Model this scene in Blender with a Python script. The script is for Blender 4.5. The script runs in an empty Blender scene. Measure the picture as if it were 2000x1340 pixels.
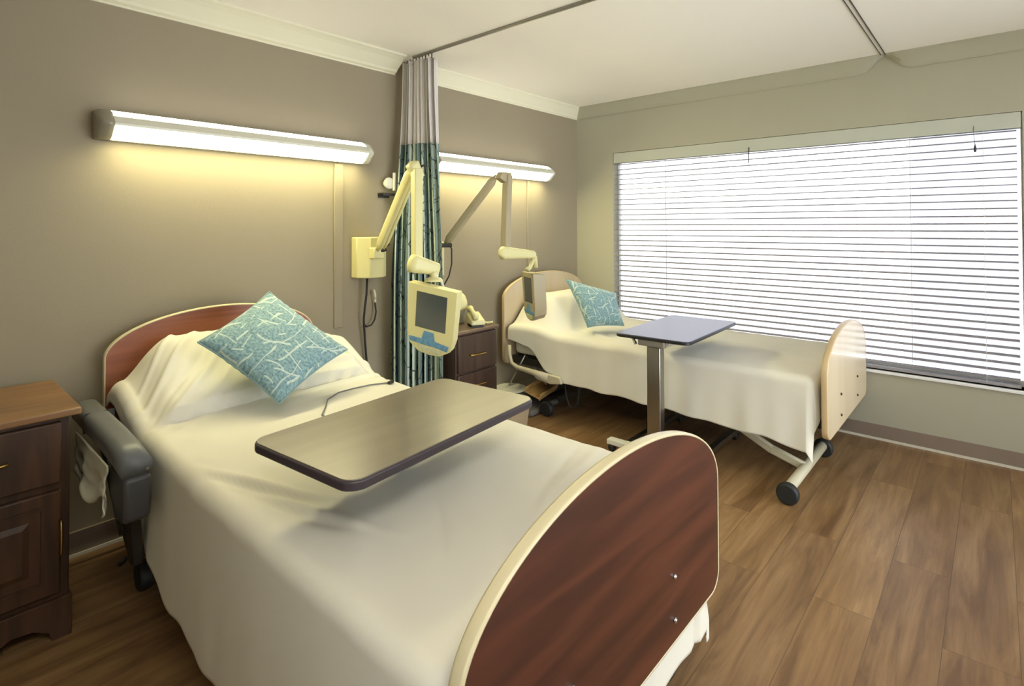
import bpy, bmesh, math, random
from mathutils import Vector, Matrix, noise

# ------------------------------------------------------------------ camera, world, exposure
SC = bpy.context.scene
COL = SC.collection
cam_data = bpy.data.cameras.new('camera')
cam = bpy.data.objects.new('camera', cam_data)
COL.objects.link(cam)
fw = Vector((0.74888636, 0.66252908, 0.01498089)).normalized()
up0 = Vector((-0.00908015, -0.01234531, 0.99988257))
rt = fw.cross(up0).normalized()
up = rt.cross(fw)
cam.matrix_world = Matrix(((rt.x, up.x, -fw.x, 0), (rt.y, up.y, -fw.y, 0), (rt.z, up.z, -fw.z, 1.351), (0, 0, 0, 1)))
cam_data.sensor_width = 36
cam_data.lens = 36 * 1068.55 / 2000
cam_data.shift_y = (424.5 - 670) / 2000
cam_data.clip_start = 0.02
SC.camera = cam

world = bpy.data.worlds.new('world')
SC.world = world
world.use_nodes = True
wbg = world.node_tree.nodes['Background']
wbg.inputs[0].default_value = (0.95, 0.97, 1.0, 1)
WORLD = 4.6
LAMP_DOWN = 24.0
LAMP_UP = 4.0
FILL_LAMP = 6.5
wbg.inputs[1].default_value = WORLD
SC.view_settings.view_transform = 'Standard'
SC.view_settings.look = 'None'
SC.view_settings.gamma = 1
SC.view_settings.use_curve_mapping = False
SC.view_settings.exposure = 0.78

WX, WY, CH = 4.117, 2.852, 2.41      # window wall, lamp wall, ceiling height
LX, BY = -1.3, -1.4                  # walls behind the camera

# ------------------------------------------------------------------ materials
def lin(c):
    return tuple(((v / 255) / 12.92 if v / 255 <= 0.04045 else ((v / 255 + 0.055) / 1.055) ** 2.4) for v in c)

def mat(name, rgb, rough=0.5, metal=0.0, var=0.0, nscale=6.0, bump=0.0, bscale=60.0, stretch=(1, 1, 1), spec=0.5, coat=0.0):
    m = bpy.data.materials.new(name); m.use_nodes = True
    nt = m.node_tree; b = nt.nodes['Principled BSDF']
    c = lin(rgb)
    b.inputs['Base Color'].default_value = (*c, 1)
    b.inputs['Roughness'].default_value = rough
    b.inputs['Metallic'].default_value = metal
    b.inputs['Specular IOR Level'].default_value = spec
    b.inputs['Coat Weight'].default_value = coat
    if var or bump:
        tc = nt.nodes.new('ShaderNodeTexCoord'); mp = nt.nodes.new('ShaderNodeMapping')
        mp.inputs['Scale'].default_value = stretch
        nt.links.new(tc.outputs['Object'], mp.inputs[0])
    if var:
        n = nt.nodes.new('ShaderNodeTexNoise'); n.inputs['Scale'].default_value = nscale; n.inputs['Detail'].default_value = 5
        r = nt.nodes.new('ShaderNodeValToRGB')
        r.color_ramp.elements[0].color = (*[v * (1 - var) for v in c], 1)
        r.color_ramp.elements[1].color = (*[min(1, v * (1 + var)) for v in c], 1)
        r.color_ramp.elements[0].position = 0.3; r.color_ramp.elements[1].position = 0.7
        nt.links.new(mp.outputs[0], n.inputs[0]); nt.links.new(n.outputs[0], r.inputs[0]); nt.links.new(r.outputs[0], b.inputs['Base Color'])
    if bump:
        n2 = nt.nodes.new('ShaderNodeTexNoise'); n2.inputs['Scale'].default_value = bscale; n2.inputs['Detail'].default_value = 3
        bp = nt.nodes.new('ShaderNodeBump'); bp.inputs['Strength'].default_value = bump; bp.inputs['Distance'].default_value = 0.01
        nt.links.new(mp.outputs[0], n2.inputs[0]); nt.links.new(n2.outputs[0], bp.inputs['Height']); nt.links.new(bp.outputs[0], b.inputs['Normal'])
    return m

def emit(name, rgb, strength):
    m = bpy.data.materials.new(name); m.use_nodes = True
    b = m.node_tree.nodes['Principled BSDF']
    b.inputs['Base Color'].default_value = (.8, .8, .75, 1)
    b.inputs['Emission Color'].default_value = (*rgb, 1)
    b.inputs['Emission Strength'].default_value = strength
    return m

def wood(name, dark, light, axis='x', scale=1.0, rough=0.4, coat=0.0, dist=1.0):
    """long grained wood, grain along the axis of the object"""
    m = bpy.data.materials.new(name); m.use_nodes = True
    nt = m.node_tree; b = nt.nodes['Principled BSDF']; L = nt.links
    tc = nt.nodes.new('ShaderNodeTexCoord'); mp = nt.nodes.new('ShaderNodeMapping')
    s = {'x': (1.2, 14, 14), 'y': (14, 1.2, 14), 'z': (14, 14, 1.2)}[axis]
    mp.inputs['Scale'].default_value = [v * scale for v in s]
    L.new(tc.outputs['Object'], mp.inputs[0])
    n = nt.nodes.new('ShaderNodeTexNoise'); n.inputs['Scale'].default_value = 1.0; n.inputs['Detail'].default_value = 6; n.inputs['Distortion'].default_value = dist
    L.new(mp.outputs[0], n.inputs[0])
    r = nt.nodes.new('ShaderNodeValToRGB')
    r.color_ramp.elements[0].color = (*lin(dark), 1); r.color_ramp.elements[0].position = 0.36
    r.color_ramp.elements[1].color = (*lin(light), 1); r.color_ramp.elements[1].position = 0.66
    L.new(n.outputs[0], r.inputs[0]); L.new(r.outputs[0], b.inputs['Base Color'])
    b.inputs['Roughness'].default_value = rough; b.inputs['Coat Weight'].default_value = coat
    return m

def floor_mat():
    m = bpy.data.materials.new('plank_floor'); m.use_nodes = True
    nt = m.node_tree; b = nt.nodes['Principled BSDF']; L = nt.links
    N = nt.nodes.new
    tc0 = N('ShaderNodeTexCoord'); tc = N('ShaderNodeMapping'); tc.inputs['Location'].default_value = (-.24, .04, 0); L.new(tc0.outputs['Object'], tc.inputs[0])
    br = N('ShaderNodeTexBrick'); br.inputs['Scale'].default_value = 1.0
    br.inputs['Brick Width'].default_value = 1.22; br.inputs['Row Height'].default_value = 0.185
    br.inputs['Mortar Size'].default_value = 0.0013; br.inputs['Mortar Smooth'].default_value = 0.3; br.offset = 0.37
    br.inputs['Color1'].default_value = (0, 0, 0, 1); br.inputs['Color2'].default_value = (1, 1, 1, 1); br.inputs['Mortar'].default_value = (.5, .5, .5, 1)
    L.new(tc.outputs[0], br.inputs['Vector'])
    # offset the grain by plank
    mul = N('ShaderNodeVectorMath'); mul.operation = 'SCALE'; mul.inputs['Scale'].default_value = 7.0
    L.new(br.outputs['Color'], mul.inputs[0])
    add = N('ShaderNodeVectorMath'); add.operation = 'ADD'
    L.new(tc.outputs[0], add.inputs[0]); L.new(mul.outputs[0], add.inputs[1])
    mp = N('ShaderNodeMapping'); mp.inputs['Scale'].default_value = (1.0, 8, 1)
    L.new(add.outputs[0], mp.inputs[0])
    n = N('ShaderNodeTexNoise'); n.inputs['Scale'].default_value = 1.6; n.inputs['Detail'].default_value = 7; n.inputs['Distortion'].default_value = .9; n.inputs['Roughness'].default_value = .6
    L.new(mp.outputs[0], n.inputs[0])
    r = N('ShaderNodeValToRGB')
    r.color_ramp.elements[0].color = (*lin((116, 88, 58)), 1); r.color_ramp.elements[0].position = 0.33
    r.color_ramp.elements[1].color = (*lin((162, 132, 94)), 1); r.color_ramp.elements[1].position = 0.68
    e = r.color_ramp.elements.new(0.5); e.color = (*lin((142, 112, 76)), 1)
    L.new(n.outputs[0], r.inputs[0])
    mpf = N('ShaderNodeMapping'); mpf.inputs['Scale'].default_value = (3, 70, 1); L.new(add.outputs[0], mpf.inputs[0])
    nf = N('ShaderNodeTexNoise'); nf.inputs['Scale'].default_value = 1.0; nf.inputs['Detail'].default_value = 4; nf.inputs['Distortion'].default_value = .6; L.new(mpf.outputs[0], nf.inputs[0])
    rf = N('ShaderNodeValToRGB'); rf.color_ramp.elements[0].color = (.74, .7, .66, 1); rf.color_ramp.elements[0].position = .34; rf.color_ramp.elements[1].color = (1.06, 1.04, 1.0, 1); rf.color_ramp.elements[1].position = .6
    L.new(nf.outputs[0], rf.inputs[0])
    fg = N('ShaderNodeMixRGB'); fg.blend_type = 'MULTIPLY'; fg.inputs[0].default_value = .5; L.new(r.outputs[0], fg.inputs[1]); L.new(rf.outputs[0], fg.inputs[2]); r = fg
    hs = N('ShaderNodeMixRGB'); hs.blend_type = 'MULTIPLY'; hs.inputs[0].default_value = 1
    rr = N('ShaderNodeValToRGB')
    rr.color_ramp.elements[0].color = (.78, .74, .74, 1); rr.color_ramp.elements[1].color = (1.0, .96, .9, 1)
    L.new(br.outputs['Color'], rr.inputs[0])
    L.new(r.outputs[0], hs.inputs[1]); L.new(rr.outputs[0], hs.inputs[2])
    dk = N('ShaderNodeMixRGB'); dk.inputs[2].default_value = (.04, .025, .015, 1)
    L.new(hs.outputs[0], dk.inputs[1])
    sc = N('ShaderNodeMath'); sc.operation = 'MULTIPLY'; sc.inputs[1].default_value = .65
    L.new(br.outputs['Fac'], sc.inputs[0]); L.new(sc.outputs[0], dk.inputs[0])
    L.new(dk.outputs[0], b.inputs['Base Color'])
    b.inputs['Roughness'].default_value = 0.36
    b.inputs['Specular IOR Level'].default_value = 0.45
    bp = N('ShaderNodeBump'); bp.inputs['Strength'].default_value = .12; bp.inputs['Distance'].default_value = .004
    L.new(n.outputs[0], bp.inputs['Height']); L.new(bp.outputs[0], b.inputs['Normal'])
    return m

def teal_mat():
    """cushion cloth: mottled teal chenille with pale sketchy lines"""
    m = bpy.data.materials.new('teal_cushion_cloth'); m.use_nodes = True
    nt = m.node_tree; b = nt.nodes['Principled BSDF']; L = nt.links; N = nt.nodes.new
    tc = N('ShaderNodeTexCoord')
    n = N('ShaderNodeTexNoise'); n.inputs['Scale'].default_value = 38; n.inputs['Detail'].default_value = 5
    n.inputs['Roughness'].default_value = .7
    L.new(tc.outputs['UV'], n.inputs[0])
    r = N('ShaderNodeValToRGB')
    r.color_ramp.elements[0].color = (*lin((84, 122, 134)), 1); r.color_ramp.elements[0].position = .36
    r.color_ramp.elements[1].color = (*lin((158, 188, 190)), 1); r.color_ramp.elements[1].position = .66
    L.new(n.outputs[0], r.inputs[0])
    # pale lines: distorted grid bands
    nd = N('ShaderNodeTexNoise'); nd.inputs['Scale'].default_value = 2.2; nd.inputs['Detail'].default_value = 1
    L.new(tc.outputs['UV'], nd.inputs[0])
    vm = N('ShaderNodeVectorMath'); vm.operation = 'MULTIPLY_ADD'
    vm.inputs[1].default_value = (.26, .26, .26)
    L.new(nd.outputs['Color'], vm.inputs[0]); L.new(tc.outputs['UV'], vm.inputs[2])
    last = None
    for sc_, th, rot in ((4.4, .045, .08), (5.6, .04, 1.5), (3.2, .03, .75), (7.3, .04, 3.05)):
        mp = N('ShaderNodeMapping'); mp.inputs['Rotation'].default_value = (0, 0, rot)
        L.new(vm.outputs[0], mp.inputs[0])
        sp = N('ShaderNodeSeparateXYZ'); L.new(mp.outputs[0], sp.inputs[0])
        mu = N('ShaderNodeMath'); mu.operation = 'MULTIPLY'; mu.inputs[1].default_value = sc_; L.new(sp.outputs[0], mu.inputs[0])
        fr = N('ShaderNodeMath'); fr.operation = 'FRACT'; L.new(mu.outputs[0], fr.inputs[0])
        su = N('ShaderNodeMath'); su.operation = 'SUBTRACT'; su.inputs[1].default_value = .5; L.new(fr.outputs[0], su.inputs[0])
        ab = N('ShaderNodeMath'); ab.operation = 'ABSOLUTE'; L.new(su.outputs[0], ab.inputs[0])
        lt = N('ShaderNodeMath'); lt.operation = 'LESS_THAN'; lt.inputs[1].default_value = th; L.new(ab.outputs[0], lt.inputs[0])
        # break the lines up
        nb = N('ShaderNodeTexNoise'); nb.inputs['Scale'].default_value = 3.1 + rot; nb.inputs['Detail'].default_value = 0
        L.new(tc.outputs['UV'], nb.inputs[0])
        gt = N('ShaderNodeMath'); gt.operation = 'GREATER_THAN'; gt.inputs[1].default_value = .5; L.new(nb.outputs[0], gt.inputs[0])
        mm = N('ShaderNodeMath'); mm.operation = 'MULTIPLY'; L.new(lt.outputs[0], mm.inputs[0]); L.new(gt.outputs[0], mm.inputs[1])
        if last is None: last = mm
        else:
            mx = N('ShaderNodeMath'); mx.operation = 'MAXIMUM'; L.new(last.outputs[0], mx.inputs[0]); L.new(mm.outputs[0], mx.inputs[1]); last = mx
    mix = N('ShaderNodeMixRGB'); mix.inputs[2].default_value = (*lin((206, 220, 205)), 1)
    s = N('ShaderNodeMath'); s.operation = 'MULTIPLY'; s.inputs[1].default_value = .75; L.new(last.outputs[0], s.inputs[0])
    L.new(s.outputs[0], mix.inputs[0]); L.new(r.outputs[0], mix.inputs[1]); L.new(mix.outputs[0], b.inputs['Base Color'])
    b.inputs['Roughness'].default_value = .9
    b.inputs['Sheen Weight'].default_value = .3
    bp = N('ShaderNodeBump'); bp.inputs['Strength'].default_value = .5; bp.inputs['Distance'].default_value = .004
    L.new(n.outputs[0], bp.inputs['Height']); L.new(bp.outputs[0], b.inputs['Normal'])
    return m

def curtain_mat():
    """grey teal cloth with dark vine sketch lines and pale upright stripes"""
    m = bpy.data.materials.new('patterned_curtain_cloth'); m.use_nodes = True
    nt = m.node_tree; b = nt.nodes['Principled BSDF']; L = nt.links; N = nt.nodes.new
    tc = N('ShaderNodeTexCoord')
    mp = N('ShaderNodeMapping'); mp.inputs['Scale'].default_value = (1, 1, 1)
    L.new(tc.outputs['UV'], mp.inputs[0])
    nz = N('ShaderNodeTexNoise'); nz.inputs['Scale'].default_value = 5; nz.inputs['Detail'].default_value = 2
    L.new(mp.outputs[0], nz.inputs[0])
    vm = N('ShaderNodeVectorMath'); vm.operation = 'MULTIPLY_ADD'; vm.inputs[1].default_value = (.12, .12, .12)
    L.new(nz.outputs['Color'], vm.inputs[0]); L.new(mp.outputs[0], vm.inputs[2])
    vo = N('ShaderNodeTexVoronoi'); vo.feature = 'DISTANCE_TO_EDGE'; vo.inputs['Scale'].default_value = 11
    L.new(vm.outputs[0], vo.inputs['Vector'])
    lt = N('ShaderNodeMath'); lt.operation = 'LESS_THAN'; lt.inputs[1].default_value = .04; L.new(vo.outputs[0], lt.inputs[0])
    bk = N('ShaderNodeTexNoise'); bk.inputs['Scale'].default_value = 4.5; L.new(mp.outputs[0], bk.inputs[0])
    bg = N('ShaderNodeMath'); bg.operation = 'GREATER_THAN'; bg.inputs[1].default_value = .5; L.new(bk.outputs[0], bg.inputs[0])
    lt2 = N('ShaderNodeMath'); lt2.operation = 'MULTIPLY'; L.new(lt.outputs[0], lt2.inputs[0]); L.new(bg.outputs[0], lt2.inputs[1]); lt = lt2
    wv = N('ShaderNodeTexWave'); wv.inputs['Scale'].default_value = 3.1; wv.inputs['Distortion'].default_value = .8
    L.new(mp.outputs[0], wv.inputs[0])
    r = N('ShaderNodeValToRGB')
    r.color_ramp.elements[0].color = (*lin((96, 116, 116)), 1); r.color_ramp.elements[0].position = .1
    r.color_ramp.elements[1].color = (*lin((196, 206, 190)), 1); r.color_ramp.elements[1].position = .97
    e = r.color_ramp.elements.new(.55); e.color = (*lin((138, 160, 156)), 1)
    L.new(wv.outputs[0], r.inputs[0])
    mix = N('ShaderNodeMixRGB'); mix.inputs[2].default_value = (*lin((40, 56, 66)), 1)
    s = N('ShaderNodeMath'); s.operation = 'MULTIPLY'; s.inputs[1].default_value = .85; L.new(lt.outputs[0], s.inputs[0])
    L.new(s.outputs[0], mix.inputs[0]); L.new(r.outputs[0], mix.inputs[1]); L.new(mix.outputs[0], b.inputs['Base Color'])
    b.inputs['Roughness'].default_value = .85
    return m

def glass_mat(name='window_glass', tint=(.95, .97, .97)):
    m = bpy.data.materials.new(name); m.use_nodes = True
    nt = m.node_tree; L = nt.links; N = nt.nodes.new
    for n in list(nt.nodes): nt.nodes.remove(n)
    out = N('ShaderNodeOutputMaterial'); mix = N('ShaderNodeMixShader')
    t = N('ShaderNodeBsdfTransparent'); g = N('ShaderNodeBsdfGlossy'); f = N('ShaderNodeFresnel')
    t.inputs[0].default_value = (*tint, 1); g.inputs['Roughness'].default_value = .02
    L.new(f.outputs[0], mix.inputs[0]); L.new(t.outputs[0], mix.inputs[1]); L.new(g.outputs[0], mix.inputs[2]); L.new(mix.outputs[0], out.inputs[0])
    return m

M = dict(
    wall=mat('taupe_wall', (148, 137, 116), .85, var=.02, nscale=1.5, bump=.05, bscale=180),
    wallw=mat('beige_wall', (172, 168, 148), .85, var=.02, nscale=1.5, bump=.05, bscale=180),
    ceil=mat('ceiling_paint', (246, 241, 230), .9, var=.012, nscale=.8),
    crown=mat('crown_paint', (226, 222, 198), .6),
    base=mat('vinyl_baseboard', (134, 118, 104), .5, var=.03),
    basecap=mat('white_bead', (212, 206, 190), .5),
    slat=mat('blind_slat', (150, 145, 146), .6),
    valance=mat('valance_paint', (188, 190, 176), .6),
    white=mat('white_frame', (232, 232, 228), .4),
    track=mat('track_grey', (150, 146, 136), .35, metal=.6),
    sheet=mat('white_sheet', (220, 216, 202), .85, bump=.04, bscale=500),
    cherry=wood('cherry_laminate', (58, 27, 16), (84, 42, 26), 'x', 1.5, .38, .05, .35),
    cherryh=wood('cherry_headboard', (128, 70, 46), (158, 92, 62), 'x', .8, .38),
    maple=wood('maple_laminate', (196, 178, 146), (206, 188, 158), 'z', .5, .35, .1, .3),
    edge=mat('cream_edge_band', (206, 194, 158), .35),
    edgem=mat('maple_edge_band', (196, 172, 132), .35),
    dark_wood=wood('walnut_cabinet', (48, 29, 16), (76, 49, 30), 'z', 1.2, .5, 0),
    top_wood=wood('walnut_cabinet_top', (102, 72, 42), (140, 102, 64), 'x', 1.2, .35, .15),
    dark_wood2=wood('brown_cabinet', (56, 40, 32), (76, 56, 44), 'z', 1.2, .38, .1),
    top_wood2=wood('brown_cabinet_top', (104, 84, 66), (130, 108, 88), 'x', 1.2, .3, .2),
    brass=mat('brass', (214, 178, 92), .25, metal=1.0),
    steel=mat('steel', (170, 168, 162), .3, metal=1.0),
    chrome=mat('chrome', (205, 205, 205), .12, metal=1.0),
    greypaint=mat('grey_paint', (168, 164, 150), .45, metal=.2),
    darkframe=mat('dark_frame', (52, 50, 46), .5, metal=.3),
    black=mat('black_rubber', (30, 32, 33), .55),
    railgrey=mat('grey_rail_plastic', (98, 100, 102), .42, var=.05, nscale=20),
    raildark=mat('dark_grey_rail_plastic', (66, 67, 70), .45),
    beige=mat('beige_bed_plastic', (190, 182, 156), .5),
    armp=mat('cream_arm_plastic', (212, 205, 150), .42),
    armg=mat('beige_arm_plastic', (162, 150, 120), .45),
    screen=mat('dark_screen', (62, 68, 68), .18, spec=.8),
    keypad=mat('blue_keypad', (96, 140, 172), .6, var=.25, nscale=60),
    keypale=mat('pale_keys', (196, 196, 160), .6, var=.15, nscale=70),
    tabtop=wood('grey_brown_laminate', (104, 92, 81), (111, 99, 88), 'x', 1.6, .33, .25, .4),
    tabtop2=mat('violet_grey_laminate', (112, 112, 134), .3, var=.03, nscale=40),
    tabedge=mat('dark_table_edge', (62, 54, 60), .4),
    tabedge2=mat('black_table_edge', (22, 21, 26), .4),
    lampbody=mat('lamp_body', (214, 212, 196), .35),
    lampcap=mat('lamp_end_cap', (150, 144, 128), .35, metal=.3),
    curtain_white=mat('white_mesh_cloth', (214, 208, 204), .9, bump=.2, bscale=300),
    phone=mat('phone_cream', (214, 208, 158), .4),
    phoneg=mat('phone_grey', (150, 146, 130), .45),
    binm=mat('beige_bin_plastic', (158, 140, 112), .5),
    matgrey=mat('grey_vinyl_mat', (112, 108, 104), .5, var=.04),
    tan=wood('tan_wood', (178, 140, 84), (204, 166, 108), 'x', 2, .5),
    paper=mat('white_plastic', (222, 220, 204), .45),
    cloth_grey=mat('crumpled_grey_cloth', (206, 204, 186), .9, var=.08, nscale=12),
    tube=emit('lamp_diffuser_glow', (1.0, .92, .50), LAMP_DOWN),
    tube_up=emit('lamp_uplight_glow', (1.0, .95, .78), LAMP_UP),
    fillglow=emit('fill_lamp_glow', (1.0, .96, .86), FILL_LAMP),
)
M['floor'] = floor_mat(); M['teal'] = teal_mat(); M['curt'] = curtain_mat(); M['glass'] = glass_mat(); M['sky_dim'] = glass_mat('sky_dimming_glass', (.55, .555, .575)); M['screen_mesh'] = glass_mat('insect_screen', (.76, .765, .80))

# ------------------------------------------------------------------ mesh helpers
class MB:
    def __init__(s): s.bm = bmesh.new(); s.uv = None
    def box(s, a, b, rot=None, piv=None):
        lo = [min(a[i], b[i]) for i in range(3)]; hi = [max(a[i], b[i]) for i in range(3)]
        v = [s.bm.verts.new((x, y, z)) for z in (lo[2], hi[2]) for y in (lo[1], hi[1]) for x in (lo[0], hi[0])]
        if rot is not None:
            p = Vector(piv) if piv is not None else (Vector(lo) + Vector(hi)) / 2
            for q in v: q.co = p + rot @ (q.co - p)
        for f in ((0, 2, 3, 1), (4, 5, 7, 6), (0, 1, 5, 4), (2, 6, 7, 3), (1, 3, 7, 5), (0, 4, 6, 2)):
            s.bm.faces.new([v[i] for i in f])
        return s
    def prism(s, pts, axis, a, b):
        """polygon in the two other axes, extruded along axis from a to b"""
        def mk(p, t):
            return {'x': (t, p[0], p[1]), 'y': (p[0], t, p[1]), 'z': (p[0], p[1], t)}[axis]
        v0 = [s.bm.verts.new(mk(p, a)) for p in pts]; v1 = [s.bm.verts.new(mk(p, b)) for p in pts]
        n = len(pts)
        s.bm.faces.new(v0[::-1]); s.bm.faces.new(v1)
        for i in range(n): s.bm.faces.new([v0[i], v0[(i + 1) % n], v1[(i + 1) % n], v1[i]])
        return s
    def tube(s, pts, r, seg=12, cap=True):
        pts = [Vector(p) for p in pts]; rings = []; n = len(pts)
        rr = r if isinstance(r, (list, tuple)) else [r] * n
        t0 = (pts[1] - pts[0]).normalized()
        ref = Vector((0, 0, 1)) if abs(t0.z) < .9 else Vector((1, 0, 0))
        nrm = (ref - t0 * ref.dot(t0)).normalized()
        for i in range(n):
            t = ((pts[min(i + 1, n - 1)] - pts[max(i - 1, 0)])).normalized()
            nrm = (nrm - t * nrm.dot(t)).normalized(); bn = t.cross(nrm)
            rings.append([s.bm.verts.new(pts[i] + (nrm * math.cos(6.28318 * k / seg) + bn * math.sin(6.28318 * k / seg)) * rr[i]) for k in range(seg)])
        for i in range(n - 1):
            for k in range(seg):
                s.bm.faces.new([rings[i][k], rings[i][(k + 1) % seg], rings[i + 1][(k + 1) % seg], rings[i + 1][k]])
        if cap: s.bm.faces.new(rings[0][::-1]); s.bm.faces.new(rings[-1])
        return s
    def bar(s, a, b, w, h, side=None):
        """rectangular bar from a to b; w across side direction, h the other"""
        a = Vector(a); b = Vector(b); t = (b - a).normalized()
        side = Vector(side) if side else (Vector((0, 0, 1)).cross(t) if abs(t.z) < .95 else Vector((1, 0, 0)))
        side = (side - t * side.dot(t)).normalized(); o = t.cross(side)
        v = []
        for p in (a, b):
            for (i, j) in ((-1, -1), (1, -1), (1, 1), (-1, 1)): v.append(s.bm.verts.new(p + side * w * i / 2 + o * h * j / 2))
        for f in ((3, 2, 1, 0), (4, 5, 6, 7), (0, 1, 5, 4), (1, 2, 6, 5), (2, 3, 7, 6), (3, 0, 4, 7)): s.bm.faces.new([v[i] for i in f])
        return s
    def lathe(s, prof, c, axis='z', seg=28):
        """prof: (radius, height) list around axis through c"""
        c = Vector(c); rings = []
        for r, h in prof:
            ring = []
            for k in range(seg):
                a = 6.28318 * k / seg; u, w = r * math.cos(a), r * math.sin(a)
                ring.append(s.bm.verts.new(c + Vector({'z': (u, w, h), 'x': (h, u, w), 'y': (u, h, w)}[axis])))
            rings.append(ring)
        for i in range(len(rings) - 1):
            for k in range(seg): s.bm.faces.new([rings[i][k], rings[i][(k + 1) % seg], rings[i + 1][(k + 1) % seg], rings[i + 1][k]])
        s.bm.faces.new(rings[0][::-1]); s.bm.faces.new(rings[-1])
        return s
    def grid(s, f, nu, nv, closed_u=False):
        uvl = s.bm.loops.layers.uv.verify()
        V = [[s.bm.verts.new(f(i / (nu - 1), j / (nv - 1))) for j in range(nv)] for i in range(nu)]
        for i in range(nu - 1):
            for j in range(nv - 1):
                fc = s.bm.faces.new([V[i][j], V[i + 1][j], V[i + 1][j + 1], V[i][j + 1]])
                for lp, (a, b) in zip(fc.loops, ((i, j), (i + 1, j), (i + 1, j + 1), (i, j + 1))):
                    lp[uvl].uv = (a / (nu - 1), b / (nv - 1))
        return s
    def build(s, name, m, parent=None, bevel=0, smooth=False, solid=0, seg=2, subsurf=0):
        bmesh.ops.recalc_face_normals(s.bm, faces=s.bm.faces[:])
        me = bpy.data.meshes.new(name); s.bm.to_mesh(me); s.bm.free()
        me.materials.append(M[m] if isinstance(m, str) else m)
        o = bpy.data.objects.new(name, me); COL.objects.link(o)
        if parent is not None:
            o.parent = parent
            o.matrix_parent_inverse = parent_world(parent).inverted()
        if solid:
            md = o.modifiers.new('solid', 'SOLIDIFY'); md.thickness = solid; md.offset = 0
        if bevel:
            md = o.modifiers.new('bevel', 'BEVEL'); md.width = bevel; md.segments = seg; md.limit_method = 'ANGLE'; md.angle_limit = .6
            md.harden_normals = False
        if subsurf:
            md = o.modifiers.new('sub', 'SUBSURF'); md.levels = subsurf; md.render_levels = subsurf
        if smooth or bevel:
            for p in me.polygons: p.use_smooth = True
            if not smooth or bevel:
                # keep flat faces crisp
                try: me.set_sharp_from_angle(angle=.7)
                except Exception: pass
        return o

def parent_world(p):
    m = p.matrix_basis.copy()
    if p.parent: m = parent_world(p.parent) @ p.matrix_parent_inverse @ m
    return m

def tag(o, label, cat=None, group=None, kind=None):
    if label: o['label'] = label
    if cat: o['category'] = cat
    if group: o['group'] = group
    if kind: o['kind'] = kind
    return o

def thing(name, label, cat, loc, rz=0, group=None):
    o = bpy.data.objects.new(name, None); COL.objects.link(o)
    o.empty_display_size = .05
    o.location = loc; o.rotation_euler = (0, 0, rz)
    o.matrix_basis = Matrix.Translation(loc) @ Matrix.Rotation(rz, 4, 'Z')
    return tag(o, label, cat, group)

def struct(o, label=None):
    o['kind'] = 'structure'
    if label: o['label'] = label
    return o

def rrect(x0, y0, x1, y1, r, n=6):
    p = []
    for cx, cy, a0 in ((x1 - r, y1 - r, 0), (x0 + r, y1 - r, 90), (x0 + r, y0 + r, 180), (x1 - r, y0 + r, 270)):
        for k in range(n + 1):
            a = math.radians(a0 + 90 * k / n); p.append((cx + r * math.cos(a), cy + r * math.sin(a)))
    return p

def sm(a, b, x):
    t = max(0, min(1, (x - a) / (b - a))); return t * t * (3 - 2 * t)

# ------------------------------------------------------------------ the room
struct(MB().box((LX, BY, -.05), (WX + .15, WY + .15, 0)).build('floor', 'floor'), 'brown wood plank floor')
struct(MB().box((LX, BY, CH), (WX + .15, WY + .15, CH + .06)).build('ceiling', 'ceil'), 'off-white ceiling')
struct(MB().box((LX - .1, WY, 0), (WX + .15, WY + .12, CH)).build('wall_back', 'wall'), 'taupe wall behind the beds')
# unseen windows added in the walls behind the camera to let in fill light
G1 = (1.0, 3.9, .10, 2.28)       # added fill glazing, front wall: x0, x1, z0, z1
G2 = (-1.1, .3, .9, 2.1)        # added fill glazing, left wall: y0, y1, z0, z1
w = MB(); w.box((LX - .1, BY - .1, 0), (LX, WY, G2[2])).box((LX - .1, BY - .1, G2[3]), (LX, WY, CH)).box((LX - .1, BY - .1, G2[2]), (LX, G2[0], G2[3])).box((LX - .1, G2[1], G2[2]), (LX, WY, G2[3]))
struct(w.build('wall_left', 'wallw'))
w3 = thing('fill_window_3', 'unseen clear window added for fill light in the left wall behind the viewpoint', None, (LX - .05, -.4, G2[2])); w3['kind'] = 'structure'
f = MB()
for yy in (G2[0] + .025, -.4, G2[1] - .025): f.box((LX - .07, yy - .025, G2[2]), (LX - .03, yy + .025, G2[3]))
for zz in (G2[2] + .025, G2[3] - .025): f.box((LX - .07, G2[0], zz - .025), (LX - .03, G2[1], zz + .025))
f.build('window_frame', 'white', w3); MB().box((LX - .052, G2[0] + .03, G2[2] + .03), (LX - .048, G2[1] - .03, G2[3] - .03)).build('pane', 'glass', w3)
w = MB(); w.box((LX, BY - .1, 0), (WX + .15, BY, G1[2])).box((LX, BY - .1, G1[3]), (WX + .15, BY, CH)).box((LX, BY - .1, G1[2]), (G1[0], BY, G1[3])).box((G1[1], BY - .1, G1[2]), (WX + .15, BY, G1[3]))
struct(w.build('wall_front', 'wallw'))
w2 = thing('fill_window_2', 'unseen wide clear window added for fill light in the wall behind the viewpoint', None, (1.9, BY - .05, G1[2])); w2['kind'] = 'structure'
f = MB()
for xx in (G1[0] + .025, 2.0, 3.0, G1[1] - .025): f.box((xx - .025, BY - .07, G1[2]), (xx + .025, BY - .03, G1[3]))
for zz in (G1[2] + .025, G1[3] - .025): f.box((G1[0], BY - .07, zz - .025), (G1[1], BY - .03, zz + .025))
f.build('window_frame', 'white', w2); MB().box((G1[0] + .03, BY - .052, G1[2] + .03), (G1[1] - .03, BY - .048, G1[3] - .03)).build('pane', 'glass', w2)
OY0, OY1, OZ0, OZ1 = -.115, 2.475, .435, 1.975        # window opening
w = MB()
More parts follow.
